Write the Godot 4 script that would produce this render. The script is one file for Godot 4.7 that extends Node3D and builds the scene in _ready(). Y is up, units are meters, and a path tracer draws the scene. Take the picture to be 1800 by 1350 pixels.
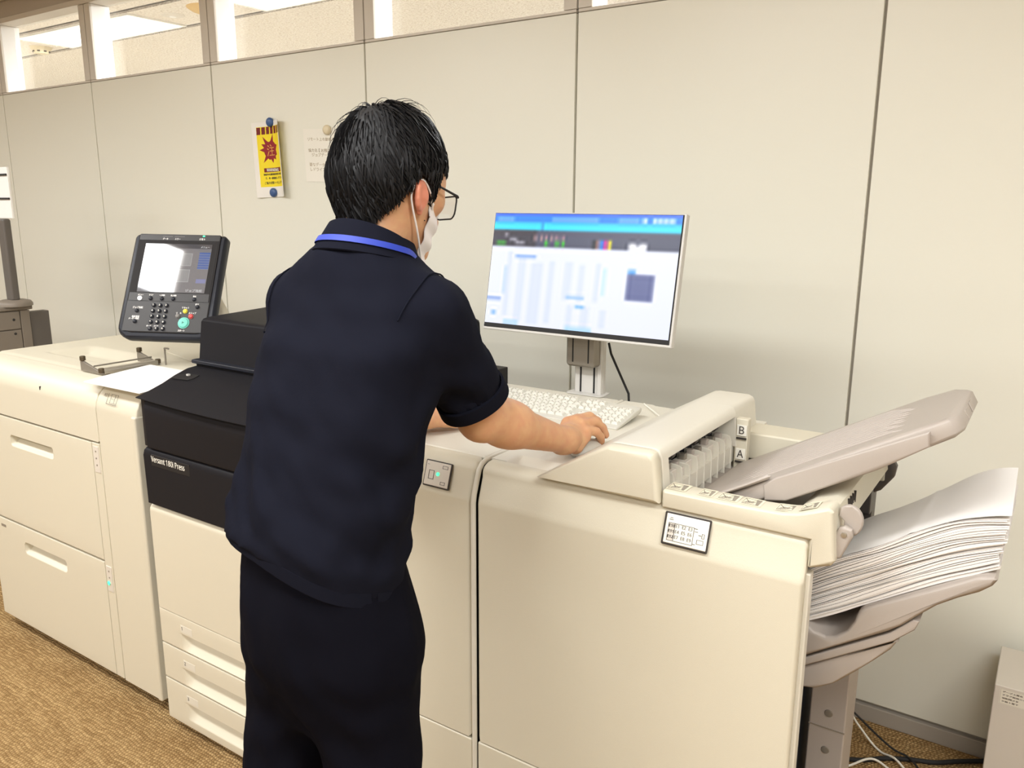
extends Node3D
# A man in a navy polo works at a row of cream office print machines under a panelled partition wall.
# Metres, y up, wall along x; machines' fronts at z = FR, wall at z = WZ, camera at (0, 1.55, 0).

const FR := -1.267
const BK := -1.94
const WZ := -2.47
const CEIL := 2.65
const SEAMS := [-6.19, -5.245, -4.307, -3.318, -2.366, -1.419, -0.483, 0.46, 1.4, 2.34]

var taken := {}
var M := {}
var rng := RandomNumberGenerator.new()


# ---------------------------------------------------------------- mesh building
class MB:
	var v := PackedVector3Array()
	var uv := PackedVector2Array()
	var xf := Transform3D()

	func tri(a: Vector3, b: Vector3, c: Vector3, ua := Vector2.ZERO, ub := Vector2.ZERO, uc := Vector2.ZERO) -> void:
		v.append(xf * a); v.append(xf * b); v.append(xf * c)
		uv.append(ua); uv.append(ub); uv.append(uc)

	func quad(a: Vector3, b: Vector3, c: Vector3, d: Vector3) -> void:
		tri(a, b, c); tri(a, c, d)

	func picture(a: Vector3, b: Vector3, c: Vector3, d: Vector3) -> void:  # a bottom left, then anticlockwise; the image upright
		tri(a, b, c, Vector2(0, 1), Vector2(1, 1), Vector2(1, 0)); tri(a, c, d, Vector2(0, 1), Vector2(1, 0), Vector2(0, 0))

	func _coords(h: float, r: float, seg: int) -> Array:
		if r <= 0.0:
			return [-h, h]
		var l := []
		for k in seg + 1:
			l.append(-h + r - r * tan(PI / 4 * (seg - k) / seg))
		var all := l.duplicate()
		l.reverse()
		for q in l:
			if -q - all[-1] > 1e-6:
				all.append(-q)
		return all

	func rbox(c: Vector3, s: Vector3, r := 0.0, seg := 2) -> void:
		var h := s * 0.5
		r = minf(r, minf(h.x, minf(h.y, h.z)))
		var inner := h - Vector3.ONE * r
		for ax in 3:
			var u := (ax + 1) % 3
			var w := (ax + 2) % 3
			var cu := _coords(h[u], r, seg)
			var cw := _coords(h[w], r, seg)
			for sg in [-1.0, 1.0]:
				var pts := []
				for i in cu.size():
					var row := []
					for j in cw.size():
						var p := Vector3.ZERO
						p[ax] = sg * h[ax]; p[u] = cu[i]; p[w] = cw[j]
						if r > 0.0:
							var q := p.clamp(-inner, inner)
							p = q + (p - q).normalized() * r
						row.append(c + p)
					pts.append(row)
				for i in cu.size() - 1:
					for j in cw.size() - 1:
						if sg > 0:
							quad(pts[i][j], pts[i + 1][j], pts[i + 1][j + 1], pts[i][j + 1])
						else:
							quad(pts[i][j], pts[i][j + 1], pts[i + 1][j + 1], pts[i + 1][j])

	func span(a: Vector3, b: Vector3, r := 0.0, seg := 2) -> void:
		rbox((a + b) * 0.5, (b - a).abs(), r, seg)

	func _inset(p: PackedVector2Array, by: float) -> PackedVector2Array:
		var o := PackedVector2Array()
		var n := p.size()
		for i in n:
			var e1 := (p[i] - p[(i + n - 1) % n]).normalized()
			var e2 := (p[(i + 1) % n] - p[i]).normalized()
			var n1 := Vector2(e1.y, -e1.x)
			var n2 := Vector2(e2.y, -e2.x)
			o.append(p[i] - (n1 + n2) / maxf(0.35, 1.0 + n1.dot(n2)) * by)
		return o

	func extr(poly: PackedVector2Array, z0: float, z1: float, bev := 0.0) -> void:
		var area := 0.0
		for i in poly.size():
			area += poly[i].cross(poly[(i + 1) % poly.size()])
		var p := poly.duplicate()
		if area < 0:
			p.reverse()
		var ins := _inset(p, bev) if bev > 0 else p
		var n := p.size()
		var rings := [[ins, z0], [p, z0 + bev], [p, z1 - bev], [ins, z1]] if bev > 0 else [[p, z0], [p, z1]]
		for k in rings.size() - 1:
			var A: PackedVector2Array = rings[k][0]
			var B2: PackedVector2Array = rings[k + 1][0]
			var za: float = rings[k][1]
			var zb: float = rings[k + 1][1]
			for i in n:
				var j := (i + 1) % n
				quad(Vector3(A[i].x, A[i].y, za), Vector3(A[j].x, A[j].y, za), Vector3(B2[j].x, B2[j].y, zb), Vector3(B2[i].x, B2[i].y, zb))
		var t := Geometry2D.triangulate_polygon(p)
		for i in range(0, t.size(), 3):
			var a := ins[t[i]]
			var b := ins[t[i + 1]]
			var c := ins[t[i + 2]]
			if (b - a).cross(c - a) < 0:
				var s := b; b = c; c = s
			tri(Vector3(a.x, a.y, z1), Vector3(b.x, b.y, z1), Vector3(c.x, c.y, z1))
			tri(Vector3(a.x, a.y, z0), Vector3(c.x, c.y, z0), Vector3(b.x, b.y, z0))

	func extr_x(zy: Array, x0: float, x1: float, bev := 0.0) -> void:  # profile given as [z, y] pairs, swept along x
		var old := xf
		xf = xf * Transform3D(Basis(Vector3(0, 0, 1), Vector3(0, 1, 0), Vector3(-1, 0, 0)), Vector3.ZERO)
		var p := PackedVector2Array()
		for q in zy:
			p.append(Vector2(q[0], q[1]))
		extr(p, -x1, -x0, bev)
		xf = old

	func extr_y(xz: Array, y0: float, y1: float, bev := 0.0) -> void:  # plan given as [x, z] pairs, raised along y
		var old := xf
		xf = xf * Transform3D(Basis(Vector3(1, 0, 0), Vector3(0, 0, -1), Vector3(0, 1, 0)), Vector3.ZERO)
		var p := PackedVector2Array()
		for q in xz:
			p.append(Vector2(q[0], -q[1]))
		extr(p, y0, y1, bev)
		xf = old

	func hf(xs: Array, ys: Array, zf: Callable, zb: float) -> void:  # a plate facing +z whose front is a relief
		var nx := xs.size()
		var ny := ys.size()
		var g := []
		for j in ny:
			var row := []
			for i in nx:
				row.append(Vector3(xs[i], ys[j], zf.call(xs[i], ys[j])))
			g.append(row)
		for j in ny - 1:
			for i in nx - 1:
				quad(g[j][i], g[j][i + 1], g[j + 1][i + 1], g[j + 1][i])
		var dn := func(p: Vector3) -> Vector3: return Vector3(p.x, p.y, zb)
		for i in nx - 1:
			quad(dn.call(g[0][i]), dn.call(g[0][i + 1]), g[0][i + 1], g[0][i])
			quad(g[ny - 1][i], g[ny - 1][i + 1], dn.call(g[ny - 1][i + 1]), dn.call(g[ny - 1][i]))
		for j in ny - 1:
			quad(dn.call(g[j + 1][0]), dn.call(g[j][0]), g[j][0], g[j + 1][0])
			quad(g[j + 1][nx - 1], g[j][nx - 1], dn.call(g[j][nx - 1]), dn.call(g[j + 1][nx - 1]))
		quad(dn.call(g[0][0]), dn.call(g[ny - 1][0]), dn.call(g[ny - 1][nx - 1]), dn.call(g[0][nx - 1]))

	func tube(p: Array, rad, sides := 8, flat := 1.0) -> void:  # rad: a number, or one for each point
		var n := p.size()
		var up := Vector3.UP
		var rings := []
		for i in n:
			var d: Vector3 = (p[mini(i + 1, n - 1)] - p[maxi(i - 1, 0)]).normalized()
			if i == 0 and absf(d.dot(up)) > 0.9:
				up = Vector3.RIGHT
			var s := d.cross(up).normalized()
			up = s.cross(d).normalized()
			var r: float = rad[i] if rad is Array else rad
			var ring := []
			for k in sides:
				var a := TAU * k / sides
				ring.append(p[i] + s * cos(a) * r + up * sin(a) * r * flat)
			rings.append(ring)
		for i in n - 1:
			for k in sides:
				var m := (k + 1) % sides
				quad(rings[i][k], rings[i][m], rings[i + 1][m], rings[i + 1][k])
		for k in range(1, sides - 1):
			tri(rings[0][0], rings[0][k + 1], rings[0][k])
			tri(rings[n - 1][0], rings[n - 1][k], rings[n - 1][k + 1])

	func lathe(prof: Array, seg := 20) -> void:  # [radius, y] from bottom to top
		for i in prof.size() - 1:
			for k in seg:
				var a := TAU * k / seg
				var b := TAU * (k + 1) / seg
				var r0: float = prof[i][0]
				var r1: float = prof[i + 1][0]
				var y0: float = prof[i][1]
				var y1: float = prof[i + 1][1]
				var p0 := Vector3(cos(a) * r0, y0, -sin(a) * r0)
				var p1 := Vector3(cos(b) * r0, y0, -sin(b) * r0)
				var p2 := Vector3(cos(b) * r1, y1, -sin(b) * r1)
				var p3 := Vector3(cos(a) * r1, y1, -sin(a) * r1)
				if r0 > 1e-6:
					tri(p0, p1, p2)
				if r1 > 1e-6:
					tri(p0, p2, p3)

	func shell(rings: Array, closed := false) -> void:  # rings of equal length, joined in order
		for i in rings.size() - 1:
			var n: int = rings[i].size()
			for k in (n if closed else n - 1):
				var m := (k + 1) % n
				quad(rings[i][k], rings[i][m], rings[i + 1][m], rings[i + 1][k])

	func mesh(crease := 50.0) -> ArrayMesh:
		var n := v.size() / 3
		var fn := PackedVector3Array()
		var un := PackedVector3Array()
		fn.resize(n); un.resize(n)
		var at := {}
		for i in n:
			fn[i] = (v[3 * i + 1] - v[3 * i]).cross(v[3 * i + 2] - v[3 * i])
			un[i] = fn[i].normalized()
			for k in 3:
				var key := Vector3i((v[3 * i + k] * 20000.0).round())
				if not at.has(key):
					at[key] = []
				at[key].append(i)
		var lim := cos(deg_to_rad(crease))
		var P := PackedVector3Array()
		var N := PackedVector3Array()
		var U := PackedVector2Array()
		for i in n:
			if fn[i].length_squared() < 1e-22:
				continue
			for k in [0, 2, 1]:
				var p := v[3 * i + k]
				var s := Vector3.ZERO
				for j in at[Vector3i((p * 20000.0).round())]:
					if un[j].dot(un[i]) >= lim:
						s += fn[j]
				P.append(p); N.append(s.normalized() if s.length_squared() > 1e-24 else un[i]); U.append(uv[3 * i + k])
		var arr := []
		arr.resize(Mesh.ARRAY_MAX)
		arr[Mesh.ARRAY_VERTEX] = P
		arr[Mesh.ARRAY_NORMAL] = N
		arr[Mesh.ARRAY_TEX_UV] = U
		var m := ArrayMesh.new()
		m.add_surface_from_arrays(Mesh.PRIMITIVE_TRIANGLES, arr)
		return m


# ---------------------------------------------------------------- distance fields for bodies and cloth
class Pelt:  # what the fields are meshed into
	var v := PackedVector3Array()
	var n := PackedVector3Array()
	var ix := PackedInt32Array()

	func mesh() -> ArrayMesh:
		var arr := []
		arr.resize(Mesh.ARRAY_MAX)
		arr[Mesh.ARRAY_VERTEX] = v
		arr[Mesh.ARRAY_NORMAL] = n
		arr[Mesh.ARRAY_INDEX] = ix
		var m := ArrayMesh.new()
		m.add_surface_from_arrays(Mesh.PRIMITIVE_TRIANGLES, arr)
		return m


class Field:
	var o: Vector3
	var h: float
	var nx: int
	var ny: int
	var nz: int
	var d := PackedFloat32Array()

	func _init(lo: Vector3, hi: Vector3, cell: float) -> void:
		o = lo; h = cell
		nx = int((hi.x - lo.x) / cell) + 2
		ny = int((hi.y - lo.y) / cell) + 2
		nz = int((hi.z - lo.z) / cell) + 2
		d.resize(nx * ny * nz)
		d.fill(1.0)

	func _range(lo: Vector3, hi: Vector3) -> Array:
		var a := Vector3i(((lo - o) / h).floor()).clamp(Vector3i.ZERO, Vector3i(nx - 1, ny - 1, nz - 1))
		var b := Vector3i(((hi - o) / h).ceil()).clamp(Vector3i.ZERO, Vector3i(nx - 1, ny - 1, nz - 1))
		return [a, b]

	func _join(i: int, e: float, k: float) -> void:
		var c := d[i]
		if k <= 0.0 or absf(c - e) >= k:
			d[i] = minf(c, e)
		else:
			var t := 0.5 + 0.5 * (e - c) / k
			d[i] = lerpf(e, c, t) - k * t * (1.0 - t)

	func cone(a: Vector3, b: Vector3, ra: float, rb: float, k := 0.0) -> void:
		var m := Vector3.ONE * (maxf(ra, rb) + k + 3.0 * h)
		var r := _range(a.min(b) - m, a.max(b) + m)
		var ba := b - a
		var l2 := maxf(ba.length_squared(), 1e-9)
		for z in range(r[0].z, r[1].z + 1):
			for y in range(r[0].y, r[1].y + 1):
				var i: int = (z * ny + y) * nx + r[0].x
				for x in range(r[0].x, r[1].x + 1):
					var p := o + Vector3(x, y, z) * h - a
					var t := clampf(p.dot(ba) / l2, 0.0, 1.0)
					_join(i, (p - ba * t).length() - lerpf(ra, rb, t), k)
					i += 1

	func ell(c: Vector3, rad: Vector3, bs := Basis(), k := 0.0) -> void:
		var m := Vector3.ONE * (maxf(rad.x, maxf(rad.y, rad.z)) + k + 3.0 * h)
		var r := _range(c - m, c + m)
		var inv := bs.transposed()
		for z in range(r[0].z, r[1].z + 1):
			for y in range(r[0].y, r[1].y + 1):
				var i: int = (z * ny + y) * nx + r[0].x
				for x in range(r[0].x, r[1].x + 1):
					var p := inv * (o + Vector3(x, y, z) * h - c)
					var q := p / rad
					var k0 := q.length()
					var k1 := (q / rad).length()
					_join(i, k0 * (k0 - 1.0) / maxf(k1, 1e-6) if k0 > 0.05 else -minf(rad.x, minf(rad.y, rad.z)), k)
					i += 1

	func column(sec: Array, k := 0.0, sq := 2.3) -> void:  # sections [y, x, z, half width, half depth] from bottom to top
		var mx := 0.0
		var lo := Vector3.INF
		var hi := -Vector3.INF
		for s in sec:
			lo = lo.min(Vector3(s[1] - s[3], s[0], s[2] - s[4])); hi = hi.max(Vector3(s[1] + s[3], s[0], s[2] + s[4]))
		var m := Vector3.ONE * (k + 3.0 * h)
		var r := _range(lo - m, hi + m)
		for y in range(r[0].y, r[1].y + 1):
			var py := o.y + y * h
			var n := 0
			while n < sec.size() - 2 and py > sec[n + 1][0]:
				n += 1
			var t := clampf((py - sec[n][0]) / (sec[n + 1][0] - sec[n][0]), 0.0, 1.0)
			t = t * t * (3.0 - 2.0 * t) * 0.5 + t * 0.5
			var cx := lerpf(sec[n][1], sec[n + 1][1], t)
			var cz := lerpf(sec[n][2], sec[n + 1][2], t)
			var a := lerpf(sec[n][3], sec[n + 1][3], t)
			var b := lerpf(sec[n][4], sec[n + 1][4], t)
			var cap := maxf(sec[0][0] - py, py - sec[-1][0])
			for z in range(r[0].z, r[1].z + 1):
				var i: int = (z * ny + y) * nx + r[0].x
				var qz := pow(absf(o.z + z * h - cz) / b, sq)
				for x in range(r[0].x, r[1].x + 1):
					var q := pow(pow(absf(o.x + x * h - cx) / a, sq) + qz, 1.0 / sq)
					_join(i, maxf((q - 1.0) * minf(a, b), cap), k)
					i += 1

	func at(p: Vector3) -> float:  # distance at a point, blended between grid points
		var q := ((p - o) / h).clamp(Vector3.ZERO, Vector3(nx - 2, ny - 2, nz - 2))
		var i0 := Vector3i(q)
		var t := q - Vector3(i0)
		var i := (i0.z * ny + i0.y) * nx + i0.x
		var s := nx * ny
		var a := lerpf(lerpf(d[i], d[i + 1], t.x), lerpf(d[i + nx], d[i + nx + 1], t.x), t.y)
		var b := lerpf(lerpf(d[i + s], d[i + s + 1], t.x), lerpf(d[i + s + nx], d[i + s + nx + 1], t.x), t.y)
		return lerpf(a, b, t.z)

	func trim(f: Callable) -> void:  # keeps what lies where f is negative
		var i := 0
		for z in nz:
			for y in ny:
				for x in nx:
					if d[i] < 3.0 * h:
						d[i] = maxf(d[i], f.call(o + Vector3(x, y, z) * h))
					i += 1

	func carve_cone(a: Vector3, b: Vector3, ra: float, rb: float) -> void:
		var m := Vector3.ONE * (maxf(ra, rb) + 3.0 * h)
		var r := _range(a.min(b) - m, a.max(b) + m)
		var ba := b - a
		var l2 := maxf(ba.length_squared(), 1e-9)
		for z in range(r[0].z, r[1].z + 1):
			for y in range(r[0].y, r[1].y + 1):
				var i: int = (z * ny + y) * nx + r[0].x
				for x in range(r[0].x, r[1].x + 1):
					var p := o + Vector3(x, y, z) * h - a
					var t := clampf(p.dot(ba) / l2, 0.0, 1.0)
					d[i] = maxf(d[i], lerpf(ra, rb, t) - (p - ba * t).length())
					i += 1

	func net(s: Pelt, bend = null, smooth := 1) -> void:
		var vid := PackedInt32Array()
		vid.resize(nx * ny * nz)
		vid.fill(-1)
		var first := s.v.size()
		var cells := PackedInt32Array()
		var off := [0, 1, nx, nx + 1, nx * ny, nx * ny + 1, nx * ny + nx, nx * ny + nx + 1]
		var edges := [[0, 1], [2, 3], [4, 5], [6, 7], [0, 2], [1, 3], [4, 6], [5, 7], [0, 4], [1, 5], [2, 6], [3, 7]]
		var lim := 3.0 * h
		for z in nz - 1:
			for y in ny - 1:
				var i := (z * ny + y) * nx - 1
				for x in nx - 1:
					i += 1
					if absf(d[i]) > lim:
						continue
					var neg := 0
					for q in off:
						if d[i + q] < 0.0:
							neg += 1
					if neg == 0 or neg == 8:
						continue
					var sum := Vector3.ZERO
					var cnt := 0
					for e in edges:
						var a := d[i + off[e[0]]]
						var b := d[i + off[e[1]]]
						if (a < 0.0) != (b < 0.0):
							var t := a / (a - b)
							var p := Vector3(e[0] & 1, (e[0] >> 1) & 1, e[0] >> 2)
							var q := Vector3(e[1] & 1, (e[1] >> 1) & 1, e[1] >> 2)
							sum += p.lerp(q, t)
							cnt += 1
					vid[i] = s.v.size()
					cells.append(i)
					s.v.append(o + (Vector3(x, y, z) + sum / cnt) * h)
		var st := [1, nx, nx * ny]
		var q0 := s.ix.size()
		for i in cells:
			for ax in 3:
				var a := d[i]
				var b := d[i + st[ax]]
				if (a < 0.0) == (b < 0.0):
					continue
				var u: int = st[(ax + 1) % 3]
				var w: int = st[(ax + 2) % 3]
				if i - u - w < 0:
					continue
				var c0 := vid[i - u - w]
				var c1 := vid[i - w]
				var c2 := vid[i]
				var c3 := vid[i - u]
				if c0 < 0 or c1 < 0 or c2 < 0 or c3 < 0:
					continue
				if a < 0.0:
					for k in [c0, c2, c1, c0, c3, c2]:
						s.ix.append(k)
				else:
					for k in [c0, c1, c2, c0, c2, c3]:
						s.ix.append(k)
		for rep in smooth:  # relax each vertex toward its neighbours
			var acc := PackedVector3Array()
			var num := PackedFloat32Array()
			acc.resize(s.v.size() - first); num.resize(s.v.size() - first)
			for k in range(q0, s.ix.size(), 3):
				for e in 3:
					var a := s.ix[k + e] - first
					var b := s.ix[k + (e + 1) % 3] - first
					acc[a] += s.v[b + first]; num[a] += 1.0
					acc[b] += s.v[a + first]; num[b] += 1.0
			for k in acc.size():
				if num[k] > 0:
					s.v[k + first] = s.v[k + first].lerp(acc[k] / num[k], 0.5)
		var pass_count := 2 if bend != null else 1
		for ps in pass_count:
			s.n.resize(s.v.size())
			for k in range(first, s.v.size()):
				s.n[k] = Vector3.ZERO
			for k in range(q0, s.ix.size(), 3):
				var a := s.ix[k]
				var b := s.ix[k + 1]
				var c := s.ix[k + 2]
				var f := (s.v[c] - s.v[a]).cross(s.v[b] - s.v[a])
				s.n[a] += f; s.n[b] += f; s.n[c] += f
			for k in range(first, s.v.size()):
				s.n[k] = s.n[k].normalized()
				if ps == 0 and bend != null:
					s.v[k] += s.n[k] * bend.call(s.v[k], s.n[k])


# ---------------------------------------------------------------- nodes
func numbered(called: String, under: Node) -> String:
	var key := str(under.get_instance_id()) + called
	var k: int = taken.get(key, 0)
	taken[key] = k + 1
	return called if k == 0 else "%s_%03d" % [called, k]


func thing(called: String, label: String, category: String, group := "") -> Node3D:
	var o := Node3D.new()
	o.name = numbered(called, self)
	add_child(o)
	tag(o, label, category, group)
	return o


func tag(o: Node, label: String, category: String, group := "") -> void:
	o.set_meta("label", label); o.set_meta("category", category)
	if group != "":
		o.set_meta("group", group)


func setting(called: String) -> Node3D:
	var o := Node3D.new()
	o.name = numbered(called, self)
	o.set_meta("kind", "structure")
	add_child(o)
	return o


func put(called: String, m, mt: Material, under: Node = self, label := "") -> MeshInstance3D:
	var o := MeshInstance3D.new()
	o.name = numbered(called, under)
	o.mesh = m.mesh() if not m is Mesh else m
	o.material_override = mt
	if label != "":
		o.set_meta("label", label)
	under.add_child(o, true)
	return o


func boxy(called: String, a: Vector3, b: Vector3, mt: Material, under: Node, r := 0.003, seg := 2) -> MeshInstance3D:
	var m := MB.new()
	m.span(a, b, r, seg)
	return put(called, m, mt, under)


func letters(s: String, tall: float, at: Transform3D, mt: Material, under: Node, bold := false, called := "lettering", squeeze := 1.0) -> MeshInstance3D:
	var f := SystemFont.new()
	f.font_names = PackedStringArray(["Droid Sans"])
	f.font_weight = 700 if bold else 400
	var t := TextMesh.new()
	t.font = f
	t.text = s
	t.font_size = 32
	t.pixel_size = tall / 23.0
	t.depth = 0.0006
	t.curve_step = 3.0
	var o := put(called, t, mt, under)
	o.transform = at * Transform3D(Basis.from_scale(Vector3(squeeze, 1, 1)), Vector3.ZERO)
	return o


func mat(called: String, c: Color, rough := 0.5, spec := 0.5) -> StandardMaterial3D:
	var m := StandardMaterial3D.new()
	m.resource_name = called
	m.albedo_color = c
	m.roughness = rough
	m.metallic_specular = spec
	M[called] = m
	return m


func glow(called: String, c: Color, e: float) -> StandardMaterial3D:
	var m := mat(called, c, 0.4)
	m.emission_enabled = true
	m.emission = c
	m.emission_energy_multiplier = e
	return m


func grained(m: StandardMaterial3D, scale: float, strength: float, freq := 0.05, fractal := 3, seed_ := 1) -> void:
	var n := FastNoiseLite.new()
	n.noise_type = FastNoiseLite.TYPE_SIMPLEX
	n.frequency = freq
	n.fractal_octaves = fractal
	n.seed = seed_
	var t := NoiseTexture2D.new()
	t.width = 256; t.height = 256; t.seamless = true; t.as_normal_map = true; t.bump_strength = 4.0
	t.noise = n
	m.normal_enabled = true
	m.normal_texture = t
	m.normal_scale = strength
	m.uv1_triplanar = true
	m.uv1_scale = Vector3.ONE * scale


func picture_mat(called: String, im: Image, rough := 0.6) -> StandardMaterial3D:
	var m := mat(called, Color.WHITE, rough)
	m.albedo_texture = ImageTexture.create_from_image(im)
	m.texture_repeat = false
	return m


func steps(a: float, b: float, n: int) -> Array:
	var l := []
	for i in n + 1:
		l.append(lerpf(a, b, float(i) / n))
	return l


func arc(c: Array, r0: float, r1: float, a0: float, a1: float, n: int) -> Array:  # [u, v] pairs of an ellipse arc, degrees
	var l := []
	for i in n + 1:
		var a := deg_to_rad(lerpf(a0, a1, float(i) / n))
		l.append([c[0] + cos(a) * r0, c[1] + sin(a) * r1])
	return l


# ---------------------------------------------------------------- drawing print into images
const GLYPH := {
	"モ": "20,14 80,14;12,44 90,44;46,14 46,84 84,86", "で": "8,20 84,18 44,40 42,72 72,92;70,44 76,54;84,38 90,48", "エ": "18,18 82,18;50,18 50,82;8,82 92,82", "ポ": "10,28 84,28;48,8 48,90;28,44 12,78;66,44 84,78;88,8 94,14 88,20 82,14 88,8", "ズ": "12,22 70,22 52,58 10,92;48,60 84,92;78,6 84,16;90,2 96,12",
	"み": "22,18 56,18 30,70 16,62 30,52 88,70;76,34 66,90", "主": "48,4 56,14;14,24 86,24;20,54 80,54;8,88 92,88;50,24 50,88", "電": "10,10 90,10;50,4 50,44;12,24 12,36;12,24 88,24 84,36;24,52 76,52 76,80 24,80 24,52;24,66 76,66;50,52 50,92 88,92", "を": "10,18 80,18;44,6 22,50 56,46 56,66;88,42 36,66 32,88 80,90",
	"注": "15,12 28,20;8,36 22,44;8,92 26,60;48,8 60,18;38,30 92,30;40,56 90,56;32,90 98,90;65,30 65,90",
	"ス": "15,18 80,18 60,55 12,90;52,58 90,90", "タ": "40,8 12,55;32,26 85,26 62,75 25,95;35,45 68,66", "ー": "10,50 90,50", "ト": "42,8 42,92;42,42 82,62",
	"ッ": "18,42 26,58;44,38 52,54;84,40 70,76 40,92", "プ": "12,24 78,24 62,68 24,94;88,8 94,14 88,20 82,14 88,8", "リ": "26,14 26,58;74,10 74,62 48,94", "セ": "8,44 90,32 70,62;38,10 38,86 86,88",
	"メ": "80,10 55,62 14,92;26,36 80,80", "ニ": "22,28 78,28;8,78 92,78", "ュ": "26,48 68,48 62,84;12,86 88,86", "ジ": "20,16 40,30;12,42 34,54;18,90 60,78 88,36;70,10 78,22;84,6 92,18", "ョ": "24,42 78,42 78,90 24,90;26,66 78,66",
	"ブ": "10,26 74,26 60,68 22,94;78,8 84,18;90,4 96,14", "ク": "38,8 12,52;32,26 84,26 64,70 24,94", "ア": "12,16 88,16 58,46;48,32 46,62 22,92", "ド": "32,8 32,92;32,42 74,62;66,12 74,24;82,8 90,20", "ラ": "24,12 78,12;12,36 86,36 68,74 30,94",
	"イ": "82,10 50,46 10,62;52,42 52,94", "デ": "22,16 64,16;8,40 90,40;52,40 46,72 26,92;74,6 80,16;86,2 92,12", "の": "52,20 40,74 16,68 16,36 48,18 84,36 80,76 56,90", "い": "16,22 20,74 34,72;72,26 88,62", "し": "30,8 28,76 48,92 84,68",
	"す": "8,24 92,24;58,8 58,56 40,62 40,44 58,44 56,78 36,94", "ご": "22,22 72,22;14,74 36,88 80,86;80,8 86,18", "お": "10,30 60,30;34,8 34,88 12,78 30,54 74,50 86,74 60,92;74,14 90,30", "は": "16,10 12,88;40,30 92,30;68,10 68,86 44,88 46,72 90,86",
	"て": "10,20 90,18 50,40 46,70 76,92", "さ": "12,32 86,26;44,8 72,60;24,68 40,90 76,88", "ま": "14,24 86,24;18,48 82,48;50,8 50,80 26,88 28,70 80,88", "な": "10,30 54,28;36,8 16,60;74,20 90,34;66,42 66,82 44,88 44,70 84,86", "た": "8,28 56,26;34,8 12,92;52,46 86,44;48,78 66,90 92,86",
	"上": "50,10 50,88;50,42 84,42;8,88 94,88", "下": "8,16 92,16;48,16 48,94;52,40 80,60", "今": "50,6 8,48;50,6 92,48;32,44 66,44;22,62 74,62 50,94", "一": "8,50 92,50", "名": "40,6 10,48;34,20 78,20 50,54 12,74;34,58 84,58 84,92 34,92 34,58", "動": "8,16 52,14;30,6 30,86;10,32 50,32 50,56 10,56 10,32;6,72 54,72;4,88 56,86;60,28 92,28 88,88 76,84;74,8 72,46 56,92",
	"確": "6,16 40,16;22,16 8,54;14,48 36,48 36,86 14,86 14,48;48,22 92,22;60,8 48,48;58,40 58,92;58,56 90,56;58,74 90,74;58,92 94,92;74,40 74,92", "力": "12,30 84,30 78,88 62,82;48,8 44,50 12,92", "要": "8,12 92,12;18,26 82,26 82,48 18,48 18,26;40,12 40,48;60,12 60,48;6,64 94,64;44,54 24,82 82,94;70,64 20,94", "【": "70,4 36,4 36,96 70,96 52,70 52,30 70,4", "。": "20,76 32,76 32,90 20,90 20,76", "、": "20,72 34,90",
	"協": "6,34 38,34;22,8 22,92;46,20 88,20 84,44;66,6 48,46;42,60 64,60 60,90;52,50 40,92;70,60 94,60 90,90;80,50 70,92", "願": "8,10 50,10;12,10 8,90;20,26 44,26 44,52 20,52 20,26;32,52 32,90;54,10 96,10;60,26 90,26 90,72 60,72 60,26;60,42 90,42;60,58 90,58;66,76 54,94;84,76 96,94", "認": "10,12 34,12;6,28 38,28;10,42 34,42;10,56 34,56;10,68 34,68 34,90 10,90 10,68;44,14 90,14 88,46;64,14 46,48;46,62 44,88;58,58 60,90 84,90;92,64 96,84",
}


func draw_line(im: Image, a: Vector2, b: Vector2, w: float, c: Color) -> void:
	var n := int(ceil(a.distance_to(b) / 0.6)) + 1
	for k in n + 1:
		var p := a.lerp(b, float(k) / n)
		var x0 := int(round(p.x - w * 0.5))
		var y0 := int(round(p.y - w * 0.5))
		var s := maxi(1, int(round(w)))
		im.fill_rect(Rect2i(x0, y0, s, s), c)


func draw_glyphs(im: Image, s: String, x: float, y: float, w: float, hh: float, c: Color, thick := 1.0, gap := 1.08) -> void:
	for ch in s:
		if GLYPH.has(ch):
			for st in GLYPH[ch].split(";"):
				var q: PackedStringArray = st.split(" ")
				for i in q.size() - 1:
					var a := q[i].split_floats(",")
					var b := q[i + 1].split_floats(",")
					draw_line(im, Vector2(x + a[0] * w / 100.0, y + a[1] * hh / 100.0), Vector2(x + b[0] * w / 100.0, y + b[1] * hh / 100.0), thick, c)
		x += w * gap


func draw_poly(im: Image, pts: PackedVector2Array, c: Color) -> void:
	var lo := pts[0]
	var hi := pts[0]
	for p in pts:
		lo = lo.min(p); hi = hi.max(p)
	for y in range(maxi(0, int(lo.y)), mini(im.get_height() - 1, int(hi.y) + 1) + 1):
		for x in range(maxi(0, int(lo.x)), mini(im.get_width() - 1, int(hi.x) + 1) + 1):
			if Geometry2D.is_point_in_polygon(Vector2(x + 0.5, y + 0.5), pts):
				im.set_pixel(x, y, c)


func draw_frame(im: Image, x: int, y: int, w: int, hh: int, t: int, c: Color) -> void:
	im.fill_rect(Rect2i(x, y, w, t), c); im.fill_rect(Rect2i(x, y + hh - t, w, t), c)
	im.fill_rect(Rect2i(x, y, t, hh), c); im.fill_rect(Rect2i(x + w - t, y, t, hh), c)


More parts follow.
